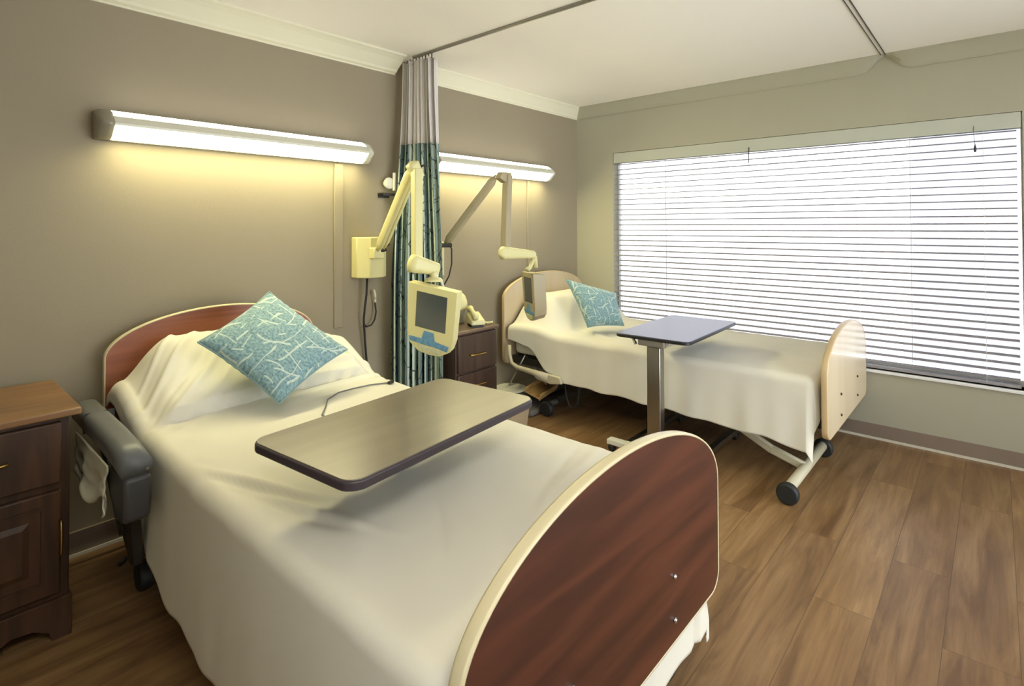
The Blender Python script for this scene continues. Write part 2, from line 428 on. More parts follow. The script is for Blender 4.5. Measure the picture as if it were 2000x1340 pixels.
w.box((WX, BY, 0), (WX + .15, WY, OZ0)).box((WX, BY, OZ1), (WX + .15, WY, CH))
w.box((WX, BY, OZ0), (WX + .15, OY0, OZ1)).box((WX, OY1, OZ0), (WX + .15, WY, OZ1))
struct(w.build('wall_right', 'wallw'), 'beige window wall')

# crown mouldings
def crown(name, axis, a, b, drop, out, m, at, taper=None):
    # profile: (distance from wall, distance below the ceiling)
    pr = [(0, 0), (out, 0), (out, .010), (out * .86, .018), (out * .70, .030), (out * .45, drop * .55), (out * .26, drop * .74), (out * .2, drop * .86), (.008, drop * .92), (.008, drop), (0, drop)]
    if axis == 'x': pts = [(at - d, CH - h) for d, h in pr]      # runs along x on the wall y = at
    else: pts = [(at - d, CH - h) for d, h in pr]
    mb = MB()
    if taper is None: mb.prism(pts, axis, a, b)
    else:
        # the moulding sweeps up into the ceiling at the curtain track
        tl = .13; far, near = (b, a) if taper == 'a' else (a, b)
        sg = 1 if near < far else -1; rings = []
        for t_, k in ((0, .06), (.3, .30), (.65, .8), (1, 1)):
            yy = near + sg * tl * t_
            rings.append([mb.bm.verts.new((at - (at - q[0]), yy, CH - (CH - q[1]) * k)) for q in pts])
        rings.append([mb.bm.verts.new((q[0], far, q[1])) for q in pts])
        n = len(pts)
        for i in range(len(rings) - 1):
            for j in range(n): mb.bm.faces.new([rings[i][j], rings[i][(j + 1) % n], rings[i + 1][(j + 1) % n], rings[i + 1][j]])
        mb.bm.faces.new(rings[0]); mb.bm.faces.new(rings[-1])
    return struct(mb.build(name, m))
crown('trim_1', 'x', LX, 2.10, .102, .13, 'crown', WY)
crown('trim_2', 'x', 2.19, WX, .102, .07, 'crown', WY)
crown('trim_3', 'y', .515, WY, .10, .06, 'wallw', WX, 'a')
crown('trim_4', 'y', BY, .511, .10, .06, 'wallw', WX, 'b')

# baseboards
struct(MB().box((LX, WY - .008, .004), (WX, WY, .095)).box((LX, WY - .011, .095), (WX, WY, .101)).build('baseboard_back', 'base'))
struct(MB().box((LX, WY - .014, 0), (WX, WY - .008, .012)).build('trim_5', 'basecap'))
struct(MB().box((WX - .008, BY, .004), (WX, WY, .092)).build('baseboard_right', 'base'))
struct(MB().box((WX - .016, BY, 0), (WX - .008, WY - .014, .013)).build('trim_6', 'basecap'))

# window: frame, mullions, panes, sill
wn = thing('window_1', 'wide white framed window behind the blind', None, (WX + .1, 1.18, OZ0)); wn['kind'] = 'structure'
f = MB(); fx0, fx1 = WX + .085, WX + .135
f.box((fx0, OY0, OZ0), (fx1, OY0 + .006, OZ1)).box((fx0, OY1 - .006, OZ0), (fx1, OY1, OZ1))
f.box((fx0, OY0, OZ0), (fx1, OY1, OZ0 + .035)).box((fx0, OY0, OZ1 - .02), (fx1, OY1, OZ1))
f.build('window_frame', 'white', wn, bevel=.003)
for yy in (.40, 2.04):
    MB().box((fx0 + .02, yy - .0015, OZ0 + .03), (fx0 + .03, yy + .0015, OZ1 - .02)).build('mullion', 'white', wn)
for ya, yb in ((OY0 + .005, .398), (.402, 2.038), (2.042, OY1 - .005)):
    MB().box((WX + .108, ya, OZ0 + .05), (WX + .112, yb, OZ1 - .02)).build('pane', 'sky_dim', wn)  # glass tint added to dim the sky so the slat lines stay visible
MB().box((WX + .120, OY0 + .02, OZ0 + .03), (WX + .1205, .394, OZ1 - .02)).build('insect_screen', 'screen_mesh', wn)
s = MB(); s.box((WX - .022, OY0 - .02, OZ0 - .018), (WX + .09, OY1 + .02, OZ0)); s.build('window_sill', 'white', wn, bevel=.004)
# blind
bl = thing('window_blind', 'wide horizontal slat blind lowered over the window with its slats open', 'blind', (WX + .03, 1.18, OZ0))
MB().box((WX + .002, OY0 + .004, OZ1 - .092), (WX + .055, OY1 - .004, OZ1 - .002)).build('headrail', 'valance', bl, bevel=.004)
NS = 33; z_hi, z_lo = OZ1 - .104, OZ0 + .05
pitch = (z_hi - z_lo) / (NS - 1)
sl = MB(); random.seed(4)
for i in range(NS):
    z = z_hi - i * pitch; cx = WX + .027; a = math.radians(4 + random.uniform(-1, 1)); hw = .0245
    sag = random.uniform(-.0012, .0012)
    y0s, y1s = OY0 + .024, OY1 - .010
    # slat: shallow curved strip, 3 mm thick, turned almost level
    pts = []
    for k in range(7):
        t = -1 + 2 * k / 6; bow = -.0035 * (1 - t * t)
        pts.append((cx - math.cos(a) * hw * t - math.sin(a) * bow, z - math.sin(a) * hw * t + math.cos(a) * bow * -1))
    top = [(p[0] - .0015 * math.sin(a), p[1] + .0015 * math.cos(a)) for p in pts]; bot = [(p[0] + .0015 * math.sin(a), p[1] - .0015 * math.cos(a)) for p in pts]
    ny = 9; rows = []
    for j in range(ny):
        y = y0s + (y1s - y0s) * j / (ny - 1); dz = sag * math.sin(3.14159 * j / (ny - 1) * 2 + i)
        rows.append([sl.bm.verts.new((p[0], y, p[1] + dz)) for p in top + bot[::-1]])
    for j in range(ny - 1):
        for k in range(14): sl.bm.faces.new([rows[j][k], rows[j][(k + 1) % 14], rows[j + 1][(k + 1) % 14], rows[j + 1][k]])
    sl.bm.faces.new(rows[0]); sl.bm.faces.new(rows[-1][::-1])
sl.build('slats', 'slat', bl, smooth=False)
MB().box((WX + .012, OY0 + .02, OZ0 + .004), (WX + .05, OY1 - .02, OZ0 + .022)).build('bottom_rail', 'slat', bl, bevel=.003)
for yy in (2.26, 1.46, .66, .05):
    MB().tube([(WX + .004, yy, OZ1 - .06), (WX + .004, yy, OZ0 + .02)], .0011, 6).build('ladder_cord', 'white', bl)
MB().tube([(WX + .002, .09, OZ1 - .06), (WX - .002, .09, 1.86), (WX - .004, .085, 1.80)], .0012, 6).build('pull_cord', 'darkframe', bl)
MB().lathe([(.001, .02), (.006, 0), (.006, -.02), (.002, -.026)], (WX - .005, .085, 1.79)).build('cord_tassel', 'darkframe', bl, smooth=True)
MB().tube([(WX - .001, 1.34, OZ1 - .06), (WX - .003, 1.34, 1.80)], .003, 8).build('tilt_wand', 'darkframe', bl)

# curtain tracks on the ceiling
t = MB(); t.box((2.135, .62, CH - .012), (2.155, WY - .135, CH)); t.box((2.139, .62, CH - .016), (2.151, WY - .135, CH - .010))
ct = tag(t.build('curtain_track', 'track', bevel=.002), 'thin grey curtain track on the ceiling above the near bed, carrying the curtain', 'curtain track')
t = MB(); t.box((2.7, .501, CH - .005), (WX - .01, .505, CH)); t.box((2.7, .524, CH - .005), (WX - .01, .527, CH))
tag(t.build('curtain_track', 'darkframe', bevel=.001), 'thin double-lined curtain track on the ceiling running to the window wall', 'curtain track')

# unseen fill lamp added on the ceiling behind the camera to brighten the room
rl = thing('fill_lamp', 'unseen flat rectangular fill lamp added on the ceiling behind the viewpoint', 'lamp', (.1, -.35, CH - .06))
MB().box((-.55, -.7, CH - .05), (.75, 0.0, CH)).build('fill_housing', 'white', rl, bevel=.006)
MB().box((-.51, -.66, CH - .056), (.71, -.04, CH - .05)).build('fill_diffuser', 'fillglow', rl)

# ------------------------------------------------------------------ wall lamps
def wall_lamp(x0, x1, zc, label):
    r = thing('wall_lamp', label, 'lamp', ((x0 + x1) / 2, WY, zc), group='long wall lamps over the beds')
    H = .062; D = .125
    def prof(k=1.0, dz=0):   # full outline (y offset from wall, z)
        return [(0, H), (-.050, H), (-.082, H * .78), (-.108, H * .36), (-D, H * .05), (-D + .002, -H * .15), (-.102, -H * .42), (-.080, -H * .80), (-.055, -H), (0, -H)]
    P = prof()   # profile of the lamp body
    def ex(poly, a, b, name, m, **k):
        mb = MB(); mb.prism([(WY + p[0], zc + p[1]) for p in poly], 'x', a, b); return mb.build(name, m, r, **k)
    ca = .055
    ex([P[0], P[1], (-.048, H * .55), (0, H * .55)], x0 + ca, x1 - ca, 'back_plate', 'lampbody')
    up_ = [(-.012, H - .004), P[1], P[2], (-.098, H * .54), (-.085, H * .5), (-.04, H * .6)]
    ex(up_, x0 + ca, x1 - ca, 'upper_diffuser', 'tube_up', smooth=False)
    band = [(-.098, H * .54), P[3], P[4], P[5], (-.088, -H * .12), (-.085, H * .5)]
    ex(band, x0 + ca - .002, x1 - ca + .002, 'front_band', 'lampbody', bevel=.002)
    low = [P[5], P[6], P[7], P[8], (-.042, -H + .001), (-.05, -H * .2), (-.088, -H * .12)]
    ex([(0, -H), (-.040, -H), (-.040, -H * .2), (0, -H * .2)], x0 + ca, x1 - ca, 'shading_lip', 'lampbody')  # lip added to keep the lower glow off the wall just beneath
    ex(low, x0 + ca, x1 - ca, 'lower_diffuser', 'tube')
    # end caps taper towards the wall
    for xe, s_ in ((x0, 1), (x1, -1)):
        mb = MB(); n = len(P); rings = []
        for t_, k in ((0, 1.0), (.35, .985), (.7, .93), (.92, .80), (1.0, .60)):
            x = xe + s_ * ca * (1 - t_) + s_ * .0
            rings.append([mb.bm.verts.new((x, WY + (p[0] * (k if t_ < 1 else .5)), zc + p[1] * (1 if t_ < .9 else (.95 if t_ < 1 else .86)))) for p in P])
        for i in range(len(rings) - 1):
            for k in range(n): mb.bm.faces.new([rings[i][k], rings[i][(k + 1) % n], rings[i + 1][(k + 1) % n], rings[i + 1][k]])
        mb.bm.faces.new(rings[0]); mb.bm.faces.new(rings[-1])
        mb.build('end_cap', 'lampcap' if s_ == 1 else 'lampbody', r, smooth=True)
    return r
wall_lamp(.55, 1.885, 1.782, 'long lit wall lamp above the near bed with the cherry headboard')
wall_lamp(2.33, 3.655, 1.782, 'long lit wall lamp above the far bed, half behind the curtain')

# slim wire channels on the wall
tag(MB().box((1.676, WY - .010, .765), (1.732, WY, 1.712)).build('wire_channel', 'wall', bevel=.003),
    'slim upright wire cover painted as the wall, below the right end of the near lamp', 'wire cover')
tag(MB().box((3.405, WY - .008, .98), (3.43, WY, 1.72)).build('wire_channel', 'wall', bevel=.003),
    'slim upright wire cover on the wall above the far bed', 'wire cover')
g = thing('wall_gauge', 'small round pale gauge on the wall just left of the curtain', 'gauge', (2.0, WY, 1.615))
MB().lathe([(.02, 0), (.02, -.025), (.036, -.03), (.036, -.045), (.03, -.05)], (2.032, WY, 1.615), 'y').build('dial', 'paper', g, smooth=False, bevel=.003)
MB().lathe([(.010, 0), (.010, .11)], (2.055, WY - .06, 1.57), 'z').build('outlet_tube', 'paper', g)
g2 = MB(); g2.box((1.975, WY - .05, 1.545), (2.06, WY, 1.553)); g2.box((1.975, WY - .004, 1.525), (2.06, WY, 1.553)); g2.box((1.975, WY - .054, 1.536), (2.06, WY - .06, 1.553))
tag(g2.build('wall_bracket', 'darkframe', bevel=.001), 'small dark metal bracket on the wall under the round gauge', 'bracket')

# ------------------------------------------------------------------ beds
def board(xc, hw, z_bot, z_side, z_top, thick, y, n=48, rbot=.05, pw=2.1):
    """arched bed end outline in x,z"""
    pts = []
    r = rbot
    for k in range(7):
        a = math.radians(180 + 90 * k / 6); pts.append((xc - hw + r + r * math.cos(a), z_bot + r + r * math.sin(a)))
    for k in range(7):
        a = math.radians(270 + 90 * k / 6); pts.append((xc + hw - r + r * math.cos(a), z_bot + r + r * math.sin(a)))
    for k in range(n + 1):
        a = math.pi * k / n
        c = math.cos(a); s_ = math.sin(a)
        pts.append((xc + hw * math.copysign(abs(c) ** (2 / pw), c), z_side + (z_top - z_side) * abs(s_) ** (2 / pw)))
    return pts

def bed_end(name, parent, pts, y, th, mface, medge, eb=.0):
    mb = MB(); mb.prism(pts, 'y', y - th / 2 + .001, y + th / 2 - .001)
    o = mb.build(name, mface, parent)
    # edge band: a ring around the outline
    mb = MB(); n = len(pts)
    cx = sum(p[0] for p in pts) / n; cz = sum(p[1] for p in pts) / n
    ring = []
    for i in range(n):
        a = Vector(pts[i - 1]); b = Vector(pts[(i + 1) % n]); t_ = (b - a)
        if t_.length < 1e-6: t_ = Vector((1, 0))
        t_.normalize(); nn = Vector((t_.y, -t_.x))
        if nn.dot(Vector(pts[i]) - Vector((cx, cz))) < 0: nn = -nn
        p = Vector(pts[i]); w_ = .006
        q = p + nn * w_; q2 = p - nn * .0006
        h = th / 2
        ring.append([mb.bm.verts.new(v) for v in ((q2.x, y - h, q2.y), (p.x + nn.x * w_ * .6, y - h, p.y + nn.y * w_ * .6), (q.x, y - h * .6, q.y), (q.x, y + h * .6, q.y), (p.x + nn.x * w_ * .6, y + h, p.y + nn.y * w_ * .6), (q2.x, y + h, q2.y))])
    for i in range(n):
        A, B = ring[i], ring[(i + 1) % n]
        for k in range(6): mb.bm.faces.new([A[k], B[k], B[(k + 1) % 6], A[(k + 1) % 6]])
    e = mb.build('edge_band', medge, o, smooth=True)
    return o

def drape(x0, x1, y0, y1, ztop, hemL, hemR, hemF, bump, seed, r=.045, na=190, nb=290, gather=.5, footR=0, gatherL=.5):
    """sheet over a mattress: hangs on both sides and over the foot, bump() lifts the top"""
    def top(x, y):
        z = ztop + bump(x, y)
        z += .003 * noise.noise(Vector((x * 5 + seed, y * 4, 0))) + .002 * noise.noise(Vector((x * 14, y * 9 + seed, 3)))
        # a few long soft creases
        for (cx, cy, ang, ln, h, wd) in CREASES[seed]:
            dx, dy = x - cx, y - cy; u = dx * math.cos(ang) + dy * math.sin(ang); v = -dx * math.sin(ang) + dy * math.cos(ang)
            v += .03 * math.sin(u * 6 + cx * 9)
            z += h * math.exp(-(v / wd) ** 2) * math.exp(-(u / ln) ** 2)
        return z
    def f(u, v):
        # v: 0 foot .. 1 head, in cloth coordinates
        fl = hemF
        if footR: fl = hemF + footR * sm(.44, .60, u)
        b = y0 - fl + (y1 - y0 + fl) * v
        yy = max(b, y0)
        dl = hemL(yy); dr = hemR(yy)
        a = x0 - dl + (x1 - x0 + dl + dr) * u
        qx = min(max(a, x0), x1); qy = yy
        ex = a - qx; ey = b - qy
        d = max(abs(ex), abs(ey)) + (0 if footR and ex > 0 else .22) * min(abs(ex), abs(ey))
        zt = top(qx, qy)
        if d < 1e-6: return (qx, qy, zt)
        l = math.hypot(ex, ey); nx, ny = ex / l, ey / l
        if d < r * math.pi / 2:
            th = d / r; return (qx + nx * r * math.sin(th), qy + ny * r * math.sin(th), zt - r * (1 - math.cos(th)))
        h = d - r * math.pi / 2
        tt = qy * 1.0 + (qx if abs(ey) > abs(ex) else 0) + math.atan2(abs(ey), abs(ex) + 1e-6) * .12
        k = min(1, h / .4)
        amp = (gather if ex > 0 or ey < 0 else gatherL) * k * (.010 * math.sin(tt * 19 + seed) + .007 * math.sin(tt * 41 + 2 + seed) + .022 * noise.noise(Vector((tt * 3.1, h * 2, seed * 1.7))))
        off = r + max(-.02, amp) + .012 * k
        if ex > 0 and footR: off += .070 * k * (1 - sm(.74, 1.15, qy)) * nx * nx + .004 * k * math.sin(tt * 40)
        if ey < 0 and ex <= 0 or ey < 0 and not footR: off = min(off, r + .008) if abs(ey) > abs(ex) else off * 1.0
        hem_wave = .006 * math.sin(tt * 23 + seed) * k
        return (qx + nx * off, max(qy + ny * off, y0 - r - .012), zt - r - h - hem_wave)
    mb = MB(); mb.grid(f, na, nb)
    return mb, top

CREASES = {
    1: [(.68, 1.62, -1.1, .20, -.014, .016), (.72, 1.60, -1.1, .22, .012, .02), (.70, 1.42, -1.2, .22, -.010, .016), (.745, 1.36, -1.2, .2, .010, .018), (.88, 1.05, .9, .12, -.006, .010), (1.35, .95, .35, .25, .006, .02), (1.38, 1.02, .45, .2, -.005, .015), (.95, .95, .9, .3, .008, .05), (.76, 2.55, .95, .22, .016, .013), (.80, 2.50, .9, .22, -.010, .013), (.84, 2.47, .85, .22, .014, .012), (.72, 2.60, 1.0, .15, .012, .01), (.93, 2.46, .8, .2, .010, .012),
        (1.40, 2.40, .12, .3, .018, .016), (1.42, 2.30, .15, .3, .014, .014), (1.45, 2.22, .2, .3, -.008, .02), (.75, 1.2, 1.2, .4, .006, .04), (1.0, 1.6, 1.4, .4, .004, .05)],
    2: [(3.35, 2.35, .6, .25, .014, .03), (3.3, 2.1, .9, .3, .012, .03), (3.4, 1.9, 1.1, .3, -.008, .04), (3.6, 1.4, .2, .5, .006, .05), (3.5, 1.0, 1.2, .3, .006, .04)],
}

def stations(tab):
    def g(y):
        if y <= tab[0][0]: return tab[0][1]
        for (a, va), (b, vb) in zip(tab, tab[1:]):
            if y <= b: return va + (vb - va) * sm(a, b, y)
        return tab[-1][1]
    return g

def caster(parent, x, y, ax=(1, 0), r=.05):
    mb = MB(); mb.lathe([(r * .6, -.013), (r, -.011), (r, .011), (r * .6, .013)], (x, y, r), 'y' if ax[1] else 'x', 24)
    return mb.build('caster', 'black', parent, bevel=.003)

def bed(x0, x1, label, mface, medge, mfh, footbar, hbx):
    xc = (x0 + x1) / 2; hw = (x1 - x0) / 2
    b = thing('hospital_bed', label, 'bed', (xc, 1.7, 0))
    hb = bed_end('headboard', b, board((hbx[0] + hbx[1]) / 2, (hbx[1] - hbx[0]) / 2, .32, .80, .972, .025, 2.77, pw=2.0), 2.775, .026, mfh, medge)
    fb = bed_end('footboard', b, board(xc, hw, .29, .60, .835 if mface == 'cherry' else .80, .03, .64, pw=2.0), .64, .030, mface, medge)
    for bx, bz in ((xc + .225, .455), (xc + .225, .345), (xc - .225, .455), (xc - .225, .345)):
        MB().lathe([(.007, .002), (.007, -.003), (.004, -.006)], (bx, .625, bz), 'y', 14).build('bolt', 'chrome' if mface == 'cherry' else 'darkframe', fb, smooth=True)
    m = MB(); m.prism(rrect(x0 + .055, .735, x1 - .055, 2.73, .06), 'z', .40, .575); m.build('mattress', 'cloth_grey', b, bevel=.02)
    fr = MB()
    fr.box((x0 + .07, .66, .32), (x0 + .12, 2.75, .375)); fr.box((x1 - .12, .66, .32), (x1 - .07, 2.75, .375))
    for yy in (.70, 1.3, 1.9, 2.45, 2.70): fr.box((x0 + .12, yy, .325), (x1 - .12, yy + .04, .37))
    fr.box((x0 + .1, .75, .375), (x1 - .1, 2.72, .40))
    fr.build('bed_frame', 'darkframe', b, bevel=.003)
    # scissor legs
    for sx in (x0 + .16, x1 - .16):
        mb = MB(); mb.bar((sx, 1.35, .33), (sx, .93, .12), .03, .045, (1, 0, 0)); mb.bar((sx, .94, .125), (sx, .77, .075), .03, .045, (1, 0, 0)); mb.build('leg', 'beige', b, bevel=.008)
        mb = MB(); mb.bar((sx, 1.9, .33), (sx, 2.38, .09), .03, .045, (1, 0, 0)); mb.build('leg', 'darkframe', b, bevel=.008)
    mb = MB(); mb.tube([(footbar[0] + .03, .77, .07), (footbar[1] - .03, .77, .07)], .026, 16); mb.build('foot_bar', 'beige', b, smooth=True)
    for fx in footbar: 
        s_ = 1 if fx == footbar[1] else -1
        MB().lathe([(.045, -.022), (.052, -.012), (.052, .012), (.045, .022)], (fx, .77, .052), 'x', 26).build('caster', 'black', b, bevel=.004)
    mb = MB(); mb.tube([(x0 + .07, 2.40, .075), (x1 - .07, 2.40, .075)], .022, 14); mb.build('head_bar', 'darkframe', b, smooth=True)
    for fx in (x0 + .045, x1 - .045):
        MB().lathe([(.045, -.022), (.052, -.012), (.052, .012), (.045, .022)], (fx, 2.40, .052), 'x', 26).build('caster', 'black', b, bevel=.004)
    return b

bed1 = bed(.585, 1.62, 'near hospital bed with dark cherry wood head and foot boards', 'cherry', 'edge', 'cherryh', (.68, 1.52), (.585, 1.50))
bed2 = bed(3.035, 4.07, 'far hospital bed with pale maple boards, below the window', 'maple', 'edgem', 'maple', (2.875, 3.60), (3.035, 4.07))

# sheets
def bump1(x, y):
    side = sm(.60, .80, x) * (1 - .62 * sm(1.18, 1.55, x))
    yf = 2.325 + .02 * math.sin(x * 7)
    t_ = max(0, min(1, (y - yf) / .31)); cr = (t_ * .75 + .25 * sm(0, 1, t_)) * (1 - .35 * sm(2.68, 2.75, y))
    lip = .050 * sm(yf - .006, yf + .004, y) * sm(.62, .72, x) * (1 - sm(1.5, 1.56, x)) * (1 - sm(yf + .02, yf + .2, y) * .6)
    return .02 * sm(1.7, 2.5, y) + (.09 * cr * (1 - side) + .235 * cr * side) + lip
s1, top1 = drape(.632, 1.565, .725, 2.745, .602,
    stations([(.7, .50), (1.5, .50), (1.9, .47), (2.15, .42), (2.28, .30), (2.36, .17), (2.5, .12), (2.75, .10)]),
    stations([(.7, .53), (.95, .47), (2.2, .40), (2.75, .36)]), .30, bump1, 1, footR=.20, gatherL=.16)
sheet1 = tag(s1.build('bed_sheet', 'sheet', smooth=True, solid=.003), 'white sheet draped over the near bed, under the grey-brown tray table', 'bed sheet')

def bump2(x, y):
    side = sm(3.08, 3.28, x) * (1 - .3 * sm(3.85, 4.02, x))
    cr = sm(2.26, 2.52, y) * (1 - .3 * sm(2.66, 2.75, y))
    return .20 * cr * side + .035 * cr
s2, top2 = drape(3.085, 4.012, .725, 2.735, .585,
    stations([(.7, .40), (.95, .37), (1.6, .345), (2.2, .335), (2.35, .30), (2.55, .17), (2.75, .13)]),
    stations([(.7, .36), (2.75, .34)]), .24, bump2, 2)
sheet2 = tag(s2.build('bed_sheet', 'sheet', smooth=True, solid=.003), 'white sheet draped over the far bed below the window', 'bed sheet')

# cushions
def cushion(T, R, B, L, thick, label, nudge=1):
    T, R, B, L = map(Vector, (T, R, B, L)); c = (T + R + B + L) / 4
    nrm = (R - L).cross(T - B).normalized()
    if nrm.dot(Vector((0, 0, 1.35)) - c) < 0: nrm = -nrm
    def surf(sg):
        def f(u, v):
            a, b = 2 * u - 1, 2 * v - 1
            # pinch the sides in a little
            pa = a * (1 - .07 * (1 - b * b)); pb = b * (1 - .07 * (1 - a * a))
            uu, vv = (pa + 1) / 2, (pb + 1) / 2
            p = L * (1 - uu) * (1 - vv) + B * uu * (1 - vv) + R * uu * vv + T * (1 - uu) * vv
            h = max(0, (1 - a * a)) ** .42 * max(0, (1 - b * b)) ** .42
            h *= 1 + .10 * noise.noise(Vector((a * 2.2, b * 2.2, sg)))
            # seams puckers near the edges
            e = max(abs(a), abs(b))
            h += .035 * sm(.7, .95, e) * (1 - sm(.95, 1, e)) * math.sin((a - b) * 34)
            return p + nrm * sg * thick * h
        return f
    o = thing('cushion', label, 'cushion', tuple(B), group=None)
    mb = MB(); n = 40
    uvl = mb.bm.loops.layers.uv.verify()
    for sg in (1, -1):
        ff = surf(sg); V = [[mb.bm.verts.new(ff(i / n, j / n)) for j in range(n + 1)] for i in range(n + 1)]
        for i in range(n):
            for j in range(n):
                fc = mb.bm.faces.new([V[i][j], V[i + 1][j], V[i + 1][j + 1], V[i][j + 1]])
                for lp, (a, b) in zip(fc.loops, ((i, j), (i + 1, j), (i + 1, j + 1), (i, j + 1))): lp[uvl].uv = (a / n, b / n)
    bmesh.ops.remove_doubles(mb.bm, verts=mb.bm.verts[:], dist=.0005)
    cov = mb.build('cover', 'teal', o, smooth=True)
    # piping around the rim
    rim = []
    ff = surf(1)
    for k in range(40): rim.append(ff(k / 40, 0))
    for k in range(40): rim.append(ff(1, k / 40))
    for k in range(40): rim.append(ff(1 - k / 40, 1))
    for k in range(41): rim.append(ff(0, 1 - k / 40))
    MB().tube(rim, .0035, 6, cap=False).build('piping', 'teal', cov, smooth=True)
    return o
c1 = cushion((1.165, 2.545, 1.045), (1.385, 2.235, .785), (.998, 2.093, .662), (.815, 2.412, .885), .062,
        'mottled teal cushion with pale lines, standing on its corner on the near bed')
# small cloth tag of the near cushion
# far cushion
def far_cushion():
    return cushion((3.252, 2.36, .959), (3.524, 2.10, .850), (3.43, 1.98, .640), (3.21, 2.14, .640), .07, 'teal cushion with pale lines leaning on the pillow end of the far bed')
far_cushion()

# ------------------------------------------------------------------ bed 1 fittings: near rail, cloth, cord
rail = MB()
def rr_bar(mb, pts, w, h, r=.02):
    """rounded rectangle section swept along pts (mostly horizontal)"""
    pts = [Vector(p) for p in pts]; rings = []
    sec = rrect(-w / 2, -h / 2, w / 2, h / 2, r, 4)
    for i, p in enumerate(pts):
        t_ = (pts[min(i + 1, len(pts) - 1)] - pts[max(0, i - 1)]).normalized()
        side = Vector((0, 0, 1)).cross(t_)
        side = side.normalized() if side.length > .05 else Vector((1, 0, 0))
        o_ = t_.cross(side)
        rings.append([mb.bm.verts.new(p + side * q[0] + o_ * q[1]) for q in sec])
    n = len(sec)
    for i in range(len(rings) - 1):
        for k in range(n): mb.bm.faces.new([rings[i][k], rings[i][(k + 1) % n], rings[i + 1][(k + 1) % n], rings[i + 1][k]])
    mb.bm.faces.new(rings[0][::-1]); mb.bm.faces.new(rings[-1])
rr_bar(rail, [(.500, 2.66, .640), (.500, 2.45, .638), (.502, 2.25, .632), (.504, 2.10, .620), (.505, 2.00, .604)], .085, .075, .028)
ro = rail.build('side_rail', 'railgrey', bed1, smooth=True)
e = MB(); e.prism([(2.16, .585), (1.995, .578), (1.985, .50), (2.0, .44), (2.10, .42), (2.16, .50)], 'x', .47, .545)
e.build('rail_panel', 'raildark', ro, bevel=.012)
e = MB(); e.bar((.505, 2.47, .605), (.505, 2.472, .675), .095, .004, (1, 0, 0)); e.build('joint_line', 'darkframe', ro)
e = MB(); e.lathe([(.005, 0), (.005, -.006)], (.53, 1.992, .60), 'y', 12); e.build('rivet', 'chrome', ro)
e = MB(); e.bar((.53, 2.60, .62), (.545, 2.30, .28), .022, .05, (1, 0, 0)); e.bar((.545, 2.40, .42), (.56, 2.20, .22), .03, .07, (1, 0, 0))
e.bar((.53, 2.15, .50), (.555, 2.20, .22), .03, .06, (1, 0, 0)); e.build('rail_arm', 'darkframe', ro, bevel=.004)
e = MB(); e.tube([(.545, 2.28, .20), (.53, 2.29, .185), (.53, 2.305, .17), (.54, 2.32, .16), (.552, 2.31, .175), (.552, 2.29, .195)], .004, 8); e.build('release_hook', 'black', ro, smooth=True)
e = MB(); e.lathe([(.006, 0), (.006, -.008)], (.535, 2.33, .30), 'y', 12); e.build('rivet', 'chrome', ro)

# crumpled cloth hanging between nightstand and bed rail
def fcl(u, v):
    y = 2.55 - .45 * u
    x = .452 + .014 * math.sin(u * 11) * v + .02 * noise.noise(Vector((u * 5, v * 5, 2))) * v
    hl = .17 + .02 * math.sin(u * 14) - .05 * abs(u - .35)
    return (x, y + .03 * noise.noise(Vector((v * 5, u * 5, 7))), .60 - hl * v)
cl = MB(); cl.grid(fcl, 34, 26)
tag(cl.build('hanging_cloth', 'cloth_grey', smooth=True, solid=.004), 'crumpled pale cloth hanging below the grey rail of the near bed', 'cloth')

# call cord lying over the near sheet
cp = [(1.11, 1.90), (1.115, 1.98), (1.17, 2.05), (1.22, 2.12), (1.30, 2.17), (1.38, 2.175), (1.46, 2.16), (1.54, 2.13)]
tag(MB().tube([(x, y, top1(x, y) + .006) for x, y in cp] , .0030, 8).build('call_cord', 'railgrey', smooth=True), 'thin grey call cord lying across the near sheet to the bed edge', 'cord')
tag(MB().box((1.525, 2.115, top1(1.54, 2.13) + .003), (1.56, 2.13, top1(1.54, 2.13) + .016), Matrix.Rotation(.4, 3, 'Z')).build('cord_clip', 'darkframe', bevel=.002), 'small dark clip on the call cord at the edge of the near sheet', 'clip')

# ------------------------------------------------------------------ bed 2 fittings
r2 = MB(); r2.tube([(3.02, 2.70, .47), (3.01, 2.69, .40), (3.005, 2.665, .345), (3.0, 2.61, .325), (3.0, 2.46, .315), (3.0, 2.32, .30)], [.012, .013, .014, .016, .02, .03], 12)
r2o = r2.build('side_rail', 'beige', bed2, smooth=True)
e = MB(); e.prism([(2.50, .335), (2.22, .325), (2.20, .28), (2.30, .262), (2.42, .275)], 'x', 2.985, 3.012); e.build('rail_panel', 'beige', r2o, bevel=.008)
e = MB(); e.box((2.978, 2.36, .296), (2.988, 2.39, .312)); e.build('latch', 'black', r2o)
for a, b, r_ in (((3.08, 2.60, .40), (3.06, 2.74, .16), .006), ((3.10, 2.50, .42), (3.08, 2.38, .30), .007), ((3.12, 2.62, .38), (3.14, 2.45, .2), .006)):
    MB().tube([a, b], r_, 8).build('linkage_rod', 'steel', r2o, smooth=True)
tag(MB().tube([(3.09, 2.245, .33), (3.085, 2.245, .24), (3.085, 2.235, .17), (3.085, 2.21, .115), (3.085, 2.185, .10), (3.085, 2.155, .115), (3.085, 2.135, .17), (3.085, 2.13, .25), (3.09, 2.13, .33)], .006, 8).build('cable_loop', 'black', smooth=True), 'black cable loop hanging under the edge of the far bed', 'cable')

